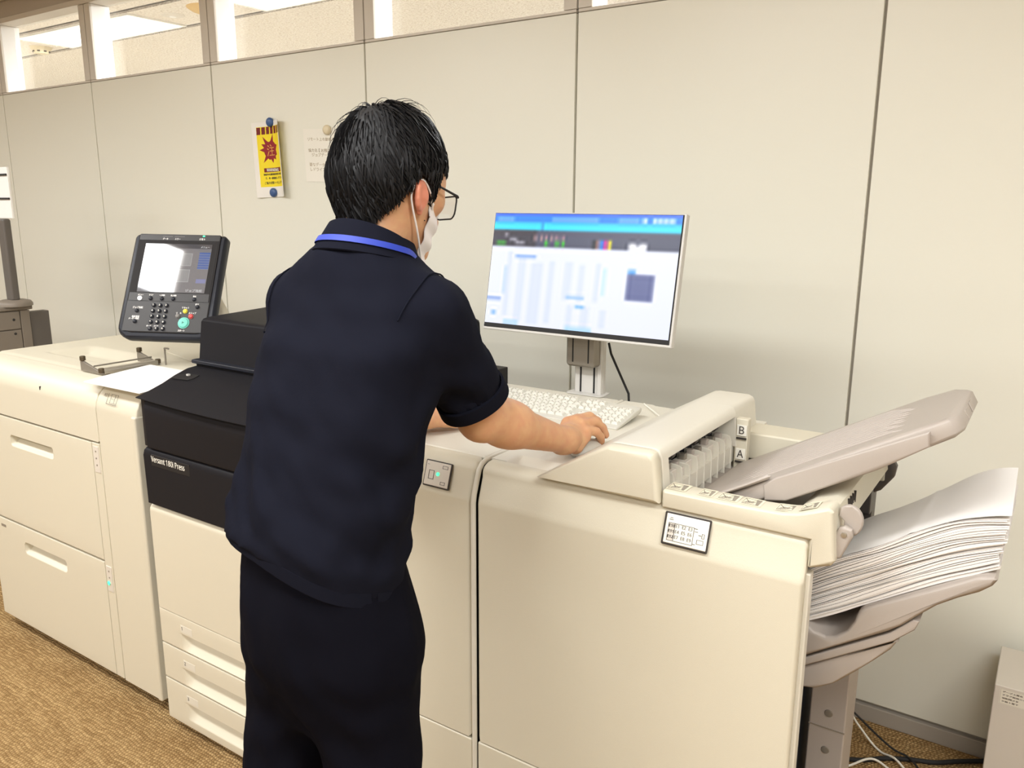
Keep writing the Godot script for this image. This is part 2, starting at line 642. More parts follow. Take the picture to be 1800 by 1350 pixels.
# ---------------------------------------------------------------- the scene
func _ready() -> void:
	rng.seed = 20240611
	var cam := Camera3D.new()
	cam.name = "camera"
	cam.position = Vector3(0, 1.55, 0)
	cam.rotation_order = EULER_ORDER_YXZ
	cam.rotation_degrees = Vector3(-12.396, 34.036, 0.236)
	cam.fov = rad_to_deg(2.0 * atan(675.0 / 1434.43))
	cam.near = 0.02
	add_child(cam)
	cam.make_current()

	var env := Environment.new()
	env.background_mode = Environment.BG_COLOR
	env.background_color = Color(0.5, 0.5, 0.5)
	env.background_energy_multiplier = 0.2
	env.tonemap_mode = Environment.TONE_MAPPER_LINEAR
	env.tonemap_exposure = 1.0
	env.sdfgi_enabled = true
	env.ssao_enabled = true
	env.ssil_enabled = true
	var we := WorldEnvironment.new()
	we.name = "environment"
	we.environment = env
	add_child(we)

	make_materials()
	make_lamps()
	make_room()
	make_feeder()
	make_press()
	make_relay()
	make_finisher()
	make_trays()
	make_paper()
	make_control_panel()
	make_monitor()
	make_keyboard()
	make_notices()
	make_far_machine()
	make_corner()
	make_person()
	for o in find_children("*", "GeometryInstance3D", true, false):
		o.cast_shadow = GeometryInstance3D.SHADOW_CASTING_SETTING_ON


const LIGHT := Color(0.98, 0.992, 1.0)
const POWER := {"above the room": 3.8, "middle": 2.2, "behind": 2.0, "next": 7.0}


func make_materials() -> void:
	var cream := mat("cream plastic", Color8(216, 209, 189), 0.42, 0.45)
	grained(cream, 9.0, 0.10, 0.22, 2, 3)
	var white := mat("white plastic", Color8(222, 217, 203), 0.38, 0.45)
	grained(white, 9.0, 0.08, 0.22, 2, 4)
	mat("off white", Color8(240, 236, 224), 0.5)
	var grey := mat("tray grey", Color8(176, 166, 157), 0.42, 0.5)
	grained(grey, 11.0, 0.12, 0.25, 2, 5)
	var black := mat("black plastic", Color8(34, 33, 36), 0.5, 0.2)
	grained(black, 12.0, 0.12, 0.3, 2, 6)
	mat("panel black", Color8(44, 42, 42), 0.5, 0.25)
	mat("rim black", Color8(36, 38, 46), 0.35, 0.35)
	mat("gap", Color8(46, 44, 42), 0.8)
	mat("navy steel", Color8(34, 38, 50), 0.6)
	mat("dark grey", Color8(84, 78, 74), 0.45)
	mat("ink", Color8(52, 46, 42), 0.6)
	mat("soft ink", Color8(140, 130, 116), 0.6)
	mat("rubber", Color8(30, 29, 29), 0.7)
	var steel := mat("steel", Color8(190, 184, 172), 0.35)
	steel.metallic = 0.8
	var dull := mat("dull steel", Color8(150, 143, 132), 0.45)
	dull.metallic = 0.5
	var bronze := mat("dark screw", Color8(96, 84, 66), 0.4)
	bronze.metallic = 0.6
	mat("silver", Color8(205, 202, 196), 0.35, 0.6)
	mat("paper", Color8(243, 240, 236), 0.75, 0.3)
	mat("sheet edge", Color8(236, 231, 226), 0.8, 0.3)
	mat("keyboard white", Color8(206, 203, 192), 0.45)
	mat("key white", Color8(228, 226, 216), 0.5)
	mat("blue magnet", Color8(62, 92, 142), 0.35)
	mat("cream magnet", Color8(226, 212, 180), 0.4)
	mat("lamp housing", Color8(240, 238, 230), 0.5)
	mat("frame grey", Color8(216, 208, 196), 0.5)
	mat("frame white", Color8(246, 244, 240), 0.4)
	mat("header", Color8(190, 180, 168), 0.6)
	mat("skirting", Color8(170, 162, 150), 0.6)
	mat("machine grey", Color8(132, 122, 110), 0.5)
	mat("machine grey dark", Color8(98, 92, 86), 0.5)
	mat("amber", Color8(206, 168, 96), 0.5)
	mat("mask white", Color8(238, 232, 230), 0.85, 0.2)
	mat("elastic", Color8(240, 234, 230), 0.8, 0.2)
	mat("lanyard blue", Color8(30, 54, 160), 0.6)
	var wall := mat("wall panel", Color8(238, 236, 222), 0.36, 0.5)
	grained(wall, 2.2, 0.02, 0.06, 4, 7)
	var plaster := mat("plaster", Color8(232, 226, 212), 0.8)
	grained(plaster, 3.0, 0.2, 0.1, 3, 8)
	var ceil := mat("ceiling board", Color8(226, 214, 198), 0.9, 0.3)
	grained(ceil, 1.6, 0.8, 0.16, 3, 9)
	var sn := FastNoiseLite.new()
	sn.seed = 31; sn.frequency = 0.12; sn.fractal_octaves = 3
	var st := NoiseTexture2D.new()
	st.width = 256; st.height = 256; st.seamless = true; st.noise = sn
	var gr := Gradient.new()
	gr.set_color(0, Color8(184, 164, 142)); gr.set_color(1, Color8(250, 244, 234))
	gr.add_point(0.36, Color8(234, 224, 210))
	st.color_ramp = gr
	ceil.albedo_color = Color.WHITE
	ceil.albedo_texture = st
	mat("groove", Color8(38, 34, 31), 0.8)
	var glass := mat("window glass", Color(1, 1, 1, 0.06), 0.02)
	glass.transparency = BaseMaterial3D.TRANSPARENCY_ALPHA
	var lens := mat("spectacle lens", Color(0.92, 0.97, 1.0, 0.06), 0.02)
	lens.transparency = BaseMaterial3D.TRANSPARENCY_ALPHA
	glow("lamp face", Color(1.0, 0.97, 0.92), 2.2)
	glow("green led", Color8(70, 240, 160), 1.6)
	glow("white key light", Color8(250, 250, 250), 0.6)

	var skin := mat("skin", Color8(212, 166, 126), 0.5, 0.4)
	skin.subsurf_scatter_enabled = true
	skin.subsurf_scatter_strength = 0.12
	var kn := FastNoiseLite.new()
	kn.seed = 12; kn.frequency = 0.02; kn.fractal_octaves = 4
	var kt := NoiseTexture2D.new()
	kt.width = 256; kt.height = 256; kt.seamless = true; kt.noise = kn
	var kg := Gradient.new()
	kg.set_color(0, Color8(206, 150, 116)); kg.set_color(1, Color8(218, 174, 130))
	kt.color_ramp = kg
	skin.albedo_color = Color.WHITE
	skin.albedo_texture = kt
	skin.uv1_triplanar = true
	skin.uv1_scale = Vector3.ONE * 6.0
	var ear := mat("ear skin", Color8(214, 138, 112), 0.45)
	ear.subsurf_scatter_enabled = true
	ear.subsurf_scatter_strength = 0.2
	var hair := mat("hair", Color8(22, 21, 22), 0.52, 0.3)
	mat("hair root", Color8(20, 19, 20), 0.6)
	hair.vertex_color_use_as_albedo = false
	var shirt := mat("navy knit", Color8(24, 25, 34), 0.9, 0.12)
	grained(shirt, 22.0, 0.35, 0.3, 2, 14)
	var tr := mat("navy twill", Color8(17, 17, 24), 0.9, 0.12)
	grained(tr, 26.0, 0.3, 0.3, 2, 15)
	mat("shoe", Color8(34, 32, 32), 0.4)

	# loop pile carpet: rows of loops along x, each loop and row with a tone of its own
	var n := 64
	var px := 8
	var size := n * px
	var tone := []
	var bands := []
	var shift := []
	for j in n:
		shift.append(rng.randi() % (n * px))
		bands.append(0.5 + 0.12 * sin(TAU * j / 16.0) + 0.08 * sin(TAU * j * 3.0 / 64.0 + 1.0) + rng.randf_range(-0.2, 0.2))
		var row := []
		for i in n:
			row.append(clampf(bands[j] * 0.5 + 0.25 + 0.18 * sin(TAU * i / 32.0 + j * 0.4) * sin(TAU * j / 32.0) + rng.randf_range(-0.3, 0.3), 0.0, 1.0))
		tone.append(row)
	var im := Image.create(size, size, false, Image.FORMAT_RGB8)
	var hm := Image.create(size, size, false, Image.FORMAT_RGB8)
	for y in size:
		for x in size:
			var yw: int = (y + int(2.0 * sin(TAU * x / 64.0) + 1.6 * sin(TAU * x * 3.0 / 512.0 + 1.0)) + size) % size
			var j := yw / px
			var fy := (yw % px + 0.5) / px
			var sx: int = (x + shift[j] + int(2.5 * sin(fy * PI) + 2.0 * sin(TAU * x / 128.0 + j))) % size
			var i := sx / px
			var fx := (sx % px + 0.5) / px
			var up := pow(sin(PI * fx), 0.6) * pow(sin(PI * fy), 0.35)
			var t: float = tone[j][i]
			var c := Color8(104, 76, 44).lerp(Color8(206, 174, 124), clampf(-0.05 + t * 0.50 + up * 0.55, 0, 1))
			im.set_pixel(x, y, c)
			var q := clampf(up * (0.6 + 0.4 * t), 0, 1)
			hm.set_pixel(x, y, Color(q, q, q))
	var cp := mat("carpet", Color.WHITE, 0.95, 0.2)
	cp.albedo_texture = ImageTexture.create_from_image(im)
	cp.heightmap_enabled = true
	cp.heightmap_texture = ImageTexture.create_from_image(hm)
	cp.heightmap_scale = 0.6
	cp.uv1_triplanar = true
	cp.uv1_world_triplanar = true
	cp.uv1_scale = Vector3.ONE * (1.0 / 0.66)


# ---------------------------------------------------------------- lamps and room
func make_lamps() -> void:
	var rows := [[-0.27, [-5.42, -3.31, -1.20, 0.91], "above the room"], [1.2, [-4.36, -2.25, -0.14, 1.97], "middle"], [2.67, [-5.42, -3.31, -1.20, 0.91], "behind"], [-3.22, [-7.6, -5.48, -3.37, -1.26], "next"]]
	var where := {
		"above the room": ["beside the far end of the machine row", "over the drawer unit and its control panel", "over the standing person", "over the paper output trays"],
		"middle": ["in the row behind the camera, leftmost", "in the row behind the camera, second from left", "in the row behind the camera, third from left", "in the row behind the camera, rightmost"],
		"behind": ["at the back of the room, leftmost", "at the back of the room, second from left", "at the back of the room, third from left", "at the back of the room, rightmost"],
		"next": ["in the next room, farthest left behind the transom", "in the next room, seen whole through the second transom pane", "in the next room, beside the round amber fitting", "in the next room, hidden above the partition"]}
	for r in rows:
		for i in 4:
			var x: float = r[1][i]
			var z: float = r[0]
			var t := thing("ceiling_lamp", "long white ceiling lamp " + where[r[2]][i], "lamp", "ceiling lamps")
			t.position = Vector3(x, CEIL, z)
			var h := MB.new()
			h.span(Vector3(-0.68, -0.010, -0.200), Vector3(0.68, 0.02, -0.188), 0.002); h.span(Vector3(-0.68, -0.010, 0.188), Vector3(0.68, 0.02, 0.200), 0.002)
			h.span(Vector3(-0.68, -0.010, -0.188), Vector3(-0.66, 0.02, 0.188), 0.002); h.span(Vector3(0.66, -0.010, -0.188), Vector3(0.68, 0.02, 0.188), 0.002)
			put("frame", h, M["lamp housing"], t)
			boxy("lamp_diffuser", Vector3(-0.66, -0.004, -0.187), Vector3(0.66, 0.014, 0.187), M["lamp face"], t, 0.002, 1)
			var a := AreaLight3D.new()
			a.name = "lamp_light"
			a.area_size = Vector2(1.3, 0.38)
			a.light_energy = POWER[r[2]] * ([1.0, 0.88, 1.0, 1.2][i] if r[2] == "above the room" else 1.0)
			a.light_color = LIGHT
			a.area_range = 14.0
			a.shadow_enabled = true
			a.position = Vector3(0, -0.02, 0)
			a.rotation_degrees = Vector3(-90, 0, 0)
			t.add_child(a)


func make_room() -> void:
	var fl := setting("floor")
	boxy("carpet", Vector3(-9.5, -0.1, -2.5), Vector3(3.2, 0.0, 4.6), M["carpet"], fl, 0.0)
	boxy("pale_floor", Vector3(-9.5, -0.1, -8.0), Vector3(3.2, 0.0, -2.5), M["plaster"], fl, 0.0)

	# ceiling boards in bands along x, an equipment strip with dark grooves on both sides of it
	var cl := setting("ceiling")
	for band in [[-8.0, -3.478], [-3.426, -3.014], [-2.962, -0.528], [-0.476, -0.064], [-0.012, 0.942], [0.994, 1.406], [1.458, 2.412], [2.464, 2.876], [2.928, 4.6]]:
		boxy("ceiling_board", Vector3(-9.5, CEIL, band[0]), Vector3(3.2, CEIL + 0.05, band[1]), M["ceiling board"], cl, 0.0)
	for z in [-3.452, -2.988, -0.502, -0.038, 0.968, 1.432, 2.438, 2.902]:
		boxy("groove", Vector3(-9.5, CEIL + 0.012, z - 0.03), Vector3(3.2, CEIL + 0.06, z + 0.03), M["groove"], cl, 0.0)

	# the panelled partition
	var w := setting("wall_back")
	for i in SEAMS.size() - 1:
		boxy("wall_panel", Vector3(SEAMS[i] + 0.004, 0.062, WZ - 0.045), Vector3(SEAMS[i + 1] - 0.004, 2.158, WZ), M["wall panel"], w, 0.002, 1)
	boxy("joint_backing", Vector3(SEAMS[0], 0.0, WZ - 0.06), Vector3(SEAMS[-1], 2.158, WZ - 0.014), M["skirting"], w, 0.0)
	boxy("wall_end", Vector3(-9.5, 0, WZ - 0.06), Vector3(SEAMS[0], CEIL, WZ), M["plaster"], w, 0.0)
	boxy("wall_end", Vector3(SEAMS[-1], 0, WZ - 0.06), Vector3(3.2, CEIL, WZ), M["plaster"], w, 0.0)
	var bb := setting("baseboard_back")
	boxy("skirting_board", Vector3(SEAMS[0], 0, WZ - 0.05), Vector3(SEAMS[-1], 0.05, WZ + 0.004), M["skirting"], bb, 0.002, 1)
	for i in SEAMS.size() - 1:
		var n := setting("window_%d" % (i + 1))
		var x0: float = SEAMS[i]
		var x1: float = SEAMS[i + 1]
		boxy("sill", Vector3(x0 + 0.004, 2.16, WZ - 0.11), Vector3(x1 - 0.004, 2.170, WZ), M["frame grey"], n, 0.002, 1)
		boxy("mullion_face", Vector3(x0 + 0.003, 2.171, WZ - 0.012), Vector3(x0 + 0.052, 2.535, WZ), M["frame grey"], n, 0.002, 1)
		boxy("jamb", Vector3(x0 + 0.003, 2.171, WZ - 0.11), Vector3(x0 + 0.050, 2.535, WZ - 0.0125), M["frame white"], n, 0.001, 1)
		boxy("mullion_face", Vector3(x1 - 0.052, 2.171, WZ - 0.012), Vector3(x1 - 0.003, 2.535, WZ), M["frame grey"], n, 0.002, 1)
		boxy("jamb", Vector3(x1 - 0.050, 2.171, WZ - 0.11), Vector3(x1 - 0.003, 2.535, WZ - 0.0125), M["frame white"], n, 0.001, 1)
		boxy("pane", Vector3(x0 + 0.051, 2.171, WZ - 0.088), Vector3(x1 - 0.051, 2.535, WZ - 0.082), M["window glass"], n, 0.0)
	var hd := setting("trim_1")
	boxy("header_rail", Vector3(SEAMS[0], 2.536, WZ - 0.11), Vector3(SEAMS[-1], 2.562, WZ + 0.006), M["frame grey"], hd, 0.002, 1)
	boxy("header_board", Vector3(SEAMS[0], 2.563, WZ - 0.10), Vector3(SEAMS[-1], CEIL - 0.001, WZ - 0.004), M["header"], hd, 0.002, 1)

	var sides := [["wall_left", Vector3(-9.6, -0.1, -8.0), Vector3(-9.5, CEIL + 0.05, 4.6)], ["wall_right", Vector3(3.2, -0.1, -8.0), Vector3(3.3, CEIL + 0.05, 4.6)], ["wall_front", Vector3(-9.6, -0.1, 4.6), Vector3(3.3, CEIL + 0.05, 4.7)], ["wall_far", Vector3(-9.6, -0.1, -8.1), Vector3(3.3, CEIL + 0.05, -8.0)]]
	for s in sides:
		var o := setting(s[0])
		boxy("plaster", s[1], s[2], M["plaster"], o, 0.0)

	# fittings on the next room's ceiling
	var sd := thing("smoke_detector", "small cream smoke detector with dark slots on the next room's ceiling", "detector")
	sd.position = Vector3(-6.36, CEIL, -3.30)
	var m := MB.new()
	m.lathe([[0.0, -0.045], [0.045, -0.045], [0.055, -0.03], [0.07, -0.012], [0.075, 0.0], [0.0, 0.0]], 24)
	put("housing", m, M["cream magnet"], sd)
	for k in 8:
		var a := TAU * k / 8
		m = MB.new()
		m.xf = Transform3D(Basis(Vector3.UP, a), Vector3.ZERO)
		m.span(Vector3(-0.009, -0.036, 0.048), Vector3(0.009, -0.026, 0.0575), 0.001, 1)
		put("slot", m, M["gap"], sd)
	var sp := thing("ceiling_speaker", "pale grey round ceiling speaker beside the amber disc", "speaker")
	sp.position = Vector3(-4.62, CEIL, -3.2)
	m = MB.new()
	m.lathe([[0.0, -0.010], [0.058, -0.008], [0.066, -0.004], [0.07, 0.0], [0.0, 0.0]], 28)
	put("grille", m, M["frame grey"], sp)
	m = MB.new()
	m.lathe([[0.0, -0.014], [0.02, -0.013], [0.022, -0.008]], 20)
	put("hub", m, M["frame white"], sp)
	var am := thing("ceiling_disc", "round amber fitting on the next room's ceiling", "ceiling fitting")
	am.position = Vector3(-4.28, CEIL, -3.21)
	m = MB.new()
	m.lathe([[0.0, -0.035], [0.06, -0.035], [0.10, -0.022], [0.125, -0.006], [0.13, 0.0], [0.0, 0.0]], 32)
	put("cover", m, M["amber"], am)
	m = MB.new()
	m.lathe([[0.0, -0.038], [0.045, -0.037], [0.05, -0.034]], 24)
	put("centre", m, M["cream magnet"], am)


# ---------------------------------------------------------------- the machines
func front_profile(y0: float, top := 1.035) -> Array:  # [z, y] of a door whose upper part leans back and rounds over
	var p := [[FR, y0], [FR, top - 0.085], [FR - 0.0008, top - 0.078], [FR - 0.003, top - 0.070], [FR - 0.016, top - 0.030]]
	p += arc([FR - 0.040, top - 0.024], 0.0235, 0.024, 10, 90, 6)
	p += [[FR - 0.052, top], [FR - 0.052, top - 0.02], [FR - 0.03, top - 0.08], [FR - 0.02, y0]]
	return p


func grip(x0: float, x1: float, y0: float, y1: float, deep: float) -> Callable:  # a hand hole with an overhanging upper edge
	return func(x: float, y: float) -> float:
		var r := (y1 - y0) * 0.32
		var qx := maxf(maxf(x0 + r - x, x - x1 + r), 0.0)
		var qy := maxf(maxf(y0 + r - y, y - y1 + r), 0.0)
		var inside := r - sqrt(qx * qx + qy * qy)
		if inside <= 0.0:
			return 0.0
		var e := clampf(inside / 0.0035, 0.0, 1.0)
		var up := clampf((y - y0) / (y1 - y0), 0.0, 1.0)
		return -deep * e * clampf(0.06 + up * 1.35, 0.0, 1.0)


func fine(a: float, b: float, holes: Array, coarse: int, step: float) -> Array:  # grid lines, closer around each hole
	var l := [a, b]
	for i in coarse:
		l.append(lerpf(a, b, float(i) / coarse))
	for hole in holes:
		var q: float = hole[0]
		while q <= hole[1] + 1e-6:
			if q > a + 1e-4 and q < b - 1e-4:
				l.append(q)
			q += step
	l.sort()
	var o := [l[0]]
	for q in l:
		if q - o[-1] > 0.0012:
			o.append(q)
	o[-1] = b
	return o


func relief(called: String, x0: float, x1: float, y0: float, y1: float, zf: float, thick: float, xs: Array, ys: Array, f: Callable, mt: Material, under: Node, edge := 0.003) -> MeshInstance3D:
	var m := MB.new()
	var g := func(x: float, y: float) -> float:
		var e := minf(minf(x - x0, x1 - x), minf(y - y0, y1 - y))
		return zf + f.call(x, y) - (edge - e if e < edge else 0.0) * 0.6
	xs = xs.duplicate(); ys = ys.duplicate()
	xs.append_array([x0 + edge, x1 - edge]); ys.append_array([y0 + edge, y1 - edge])
	xs.sort(); ys.sort()
	m.hf(xs, ys, g, zf - thick)
	return put(called, m, mt, under)


func make_feeder() -> void:
	var t := thing("paper_feeder", "cream two-drawer paper feeder at the left end of the machine row", "printer")
	var top := 1.022
	var body := MB.new()
	body.span(Vector3(-3.15, 0.06, BK), Vector3(-2.158, 0.995, FR - 0.046), 0.004)
	put("body", body, M["gap"], t)
	boxy("left_side", Vector3(-3.158, 0.06, BK), Vector3(-3.151, 0.99, FR - 0.022), M["cream plastic"], t, 0.001, 1)
	boxy("plinth", Vector3(-3.10, 0.0, BK + 0.06), Vector3(-2.20, 0.06, FR - 0.10), M["gap"], t, 0.0)
	# rounded upper front
	var up := [[FR, 0.842], [FR, 0.945]]
	up += arc([FR - 0.075, 0.945], 0.075, 0.075, 8, 90, 9)
	up += [[FR - 0.085, top], [FR - 0.085, 1.0], [FR - 0.06, 0.99], [FR - 0.022, 0.94], [FR - 0.022, 0.842]]
	var m := MB.new()
	m.extr_x(up, -3.16, -2.3655, 0.003)
	put("upper_cover", m, M["cream plastic"], t)
	var dp := up.duplicate()
	dp[0] = [FR, 0.045]; dp[-1] = [FR - 0.022, 0.045]
	m = MB.new()
	m.extr_x(dp, -2.3615, -2.153, 0.004)
	put("side_door", m, M["cream plastic"], t)
	m = MB.new()
	m.span(Vector3(-2.172, 0.045, FR - 0.03), Vector3(-2.150, 0.952, FR + 0.006), 0.006, 3)
	put("door_edge", m, M["cream plastic"], t)
	# flat top with a sunken tray and a low step along its front
	m = MB.new()
	m.xf = Transform3D(Basis(Vector3(1, 0, 0), Vector3(0, 0, -1), Vector3(0, 1, 0)), Vector3.ZERO)
	var tx := fine(-3.16, -2.153, [[-3.02, -2.44]], 10, 0.02)
	var tz := fine(-FR + 0.086, -BK, [[-FR + 0.086, -FR + 0.13], [1.44, 1.64]], 10, 0.008)
	m.hf(tx, tz, func(x: float, zz: float) -> float:
		var y := top + 0.004 * smoothstep(-FR + 0.10, -FR + 0.112, zz)
		var q := minf(minf((x + 3.0) / 0.05, (-2.47 - x) / 0.22), minf((zz - 1.455) / 0.03, (1.625 - zz) / 0.05))
		return y - 0.026 * clampf(q, 0.0, 1.0), 0.99)
	put("top_plate", m, M["cream plastic"], t)
	m = MB.new()
	m.xf = Transform3D(Basis(), Vector3.ZERO)
	m.extr_y([[-2.66, -1.70], [-2.42, -1.64], [-2.40, -1.72], [-2.60, -1.76]], 1.024, 1.031, 0.003)
	put("raised_pad", m, M["cream plastic"], t)
	# drawers
	for q in [[0.4475, 0.8345, 0.736, 0.775], [0.045, 0.4395, 0.339, 0.382]]:
		var f := grip(-2.927, -2.648, q[2], q[3], 0.040)
		var d := relief("drawer", -3.16, -2.411, q[0], q[1], FR, 0.045, fine(-3.16, -2.411, [[-2.93, -2.90], [-2.675, -2.644]], 24, 0.0025), fine(q[0], q[1], [[q[2] - 0.003, q[3] + 0.004]], 10, 0.0025), f, M["cream plastic"], t)
		d.set_meta("label", "cream drawer with a slotted hand hole")
	boxy("rail", Vector3(-2.4075, 0.045, FR - 0.02), Vector3(-2.3655, 0.836, FR - 0.001), M["cream plastic"], t, 0.002)
	for q in [[0.742, 0.826, false], [0.346, 0.432, true]]:
		var s := boxy("indicator_strip", Vector3(-2.401, q[0], FR - 0.004), Vector3(-2.3715, q[1], FR + 0.0008), M["frame grey"], t, 0.001, 1)
		for k in 3:
			var dot := MB.new()
			dot.xf = Transform3D(Basis(Vector3.RIGHT, PI / 2), Vector3(-2.386, q[1] - 0.016 - k * 0.022, FR + 0.0008))
			dot.lathe([[0.003, 0.0], [0.0024, 0.0012], [0.0, 0.0014]], 10)
			put("dot", dot, M["soft ink"], s)
		if q[2]:
			var led := MB.new()
			led.xf = Transform3D(Basis(Vector3.RIGHT, PI / 2), Vector3(-2.392, 0.374, FR + 0.0008))
			led.lathe([[0.0075, 0.0], [0.0066, 0.002], [0.0, 0.0026]], 16)
			put("green_light", led, M["green led"], s)
	boxy("drawer_sticker", Vector3(-3.085, 0.407, FR - 0.002), Vector3(-3.05, 0.417, FR + 0.0005), M["soft ink"], t, 0.0004, 1)
	boxy("key_slot", Vector3(-2.690, 0.962, FR - 0.02), Vector3(-2.6865, 0.974, FR - 0.0012), M["gap"], t, 0.0005, 1)
	# jam guide sticker on the rounded front of the side door
	var lf := Transform3D(Basis(Vector3.RIGHT, deg_to_rad(-26)), Vector3(-2.276, 0.9885, FR - 0.0085))
	var lb := MB.new()
	lb.xf = lf
	for q in [[-0.026, -0.019, 0.026, -0.0178], [-0.026, -0.019, -0.025, 0.013], [-0.010, -0.015, 0.024, -0.0143], [-0.010, -0.002, 0.010, -0.0013], [-0.010, 0.012, 0.024, 0.0127], [-0.010, -0.015, -0.0093, 0.012], [0.010, -0.015, 0.0107, 0.012], [0.0235, -0.015, 0.0242, 0.012]]:
		lb.span(Vector3(q[0], q[1], 0.0), Vector3(q[2], q[3], 0.0006))
	put("guide_drawing", lb, M["ink"], t)
	letters("A1", 0.010, lf * Transform3D(Basis(), Vector3(-0.040, 0.006, 0.0004)), M["soft ink"], t)
	# wire and plate paper guide on the top
	var g := thing("paper_guide", "dull metal paper guide frame with knurled knobs on the feeder top", "paper guide")
	for z in [-1.352, -1.546]:
		m = MB.new()
		m.extr(PackedVector2Array([Vector2(-2.575, 1.026), Vector2(-2.455, 1.026), Vector2(-2.455, 1.031), Vector2(-2.575, 1.062)]), z - 0.004, z + 0.004, 0.001)
		put("side_plate", m, M["dull steel"], g)
		for q in [[-2.565, 1.060], [-2.462, 1.032]]:
			m = MB.new()
			m.xf = Transform3D(Basis(), Vector3(q[0], q[1], z))
			m.lathe([[0.0, 0.0], [0.009, 0.0], [0.009, 0.012], [0.007, 0.014], [0.0, 0.014]], 14)
			put("knob", m, M["dark screw"], g)
	m = MB.new()
	m.span(Vector3(-2.475, 1.0265, -1.541), Vector3(-2.452, 1.043, -1.357), 0.002, 1)
	put("cross_bar", m, M["steel"], g)
	m = MB.new()
	m.tube([Vector3(-2.50, 1.048, -1.548), Vector3(-2.50, 1.048, -1.350)], 0.0025, 8)
	put("rod", m, M["dull steel"], g)
	m = MB.new()
	m.tube([Vector3(-2.44, 1.026, -1.56), Vector3(-2.44, 1.078, -1.56), Vector3(-2.438, 1.082, -1.558), Vector3(-2.40, 1.086, -1.548)], 0.003, 8)
	put("hook", m, M["dull steel"], g)


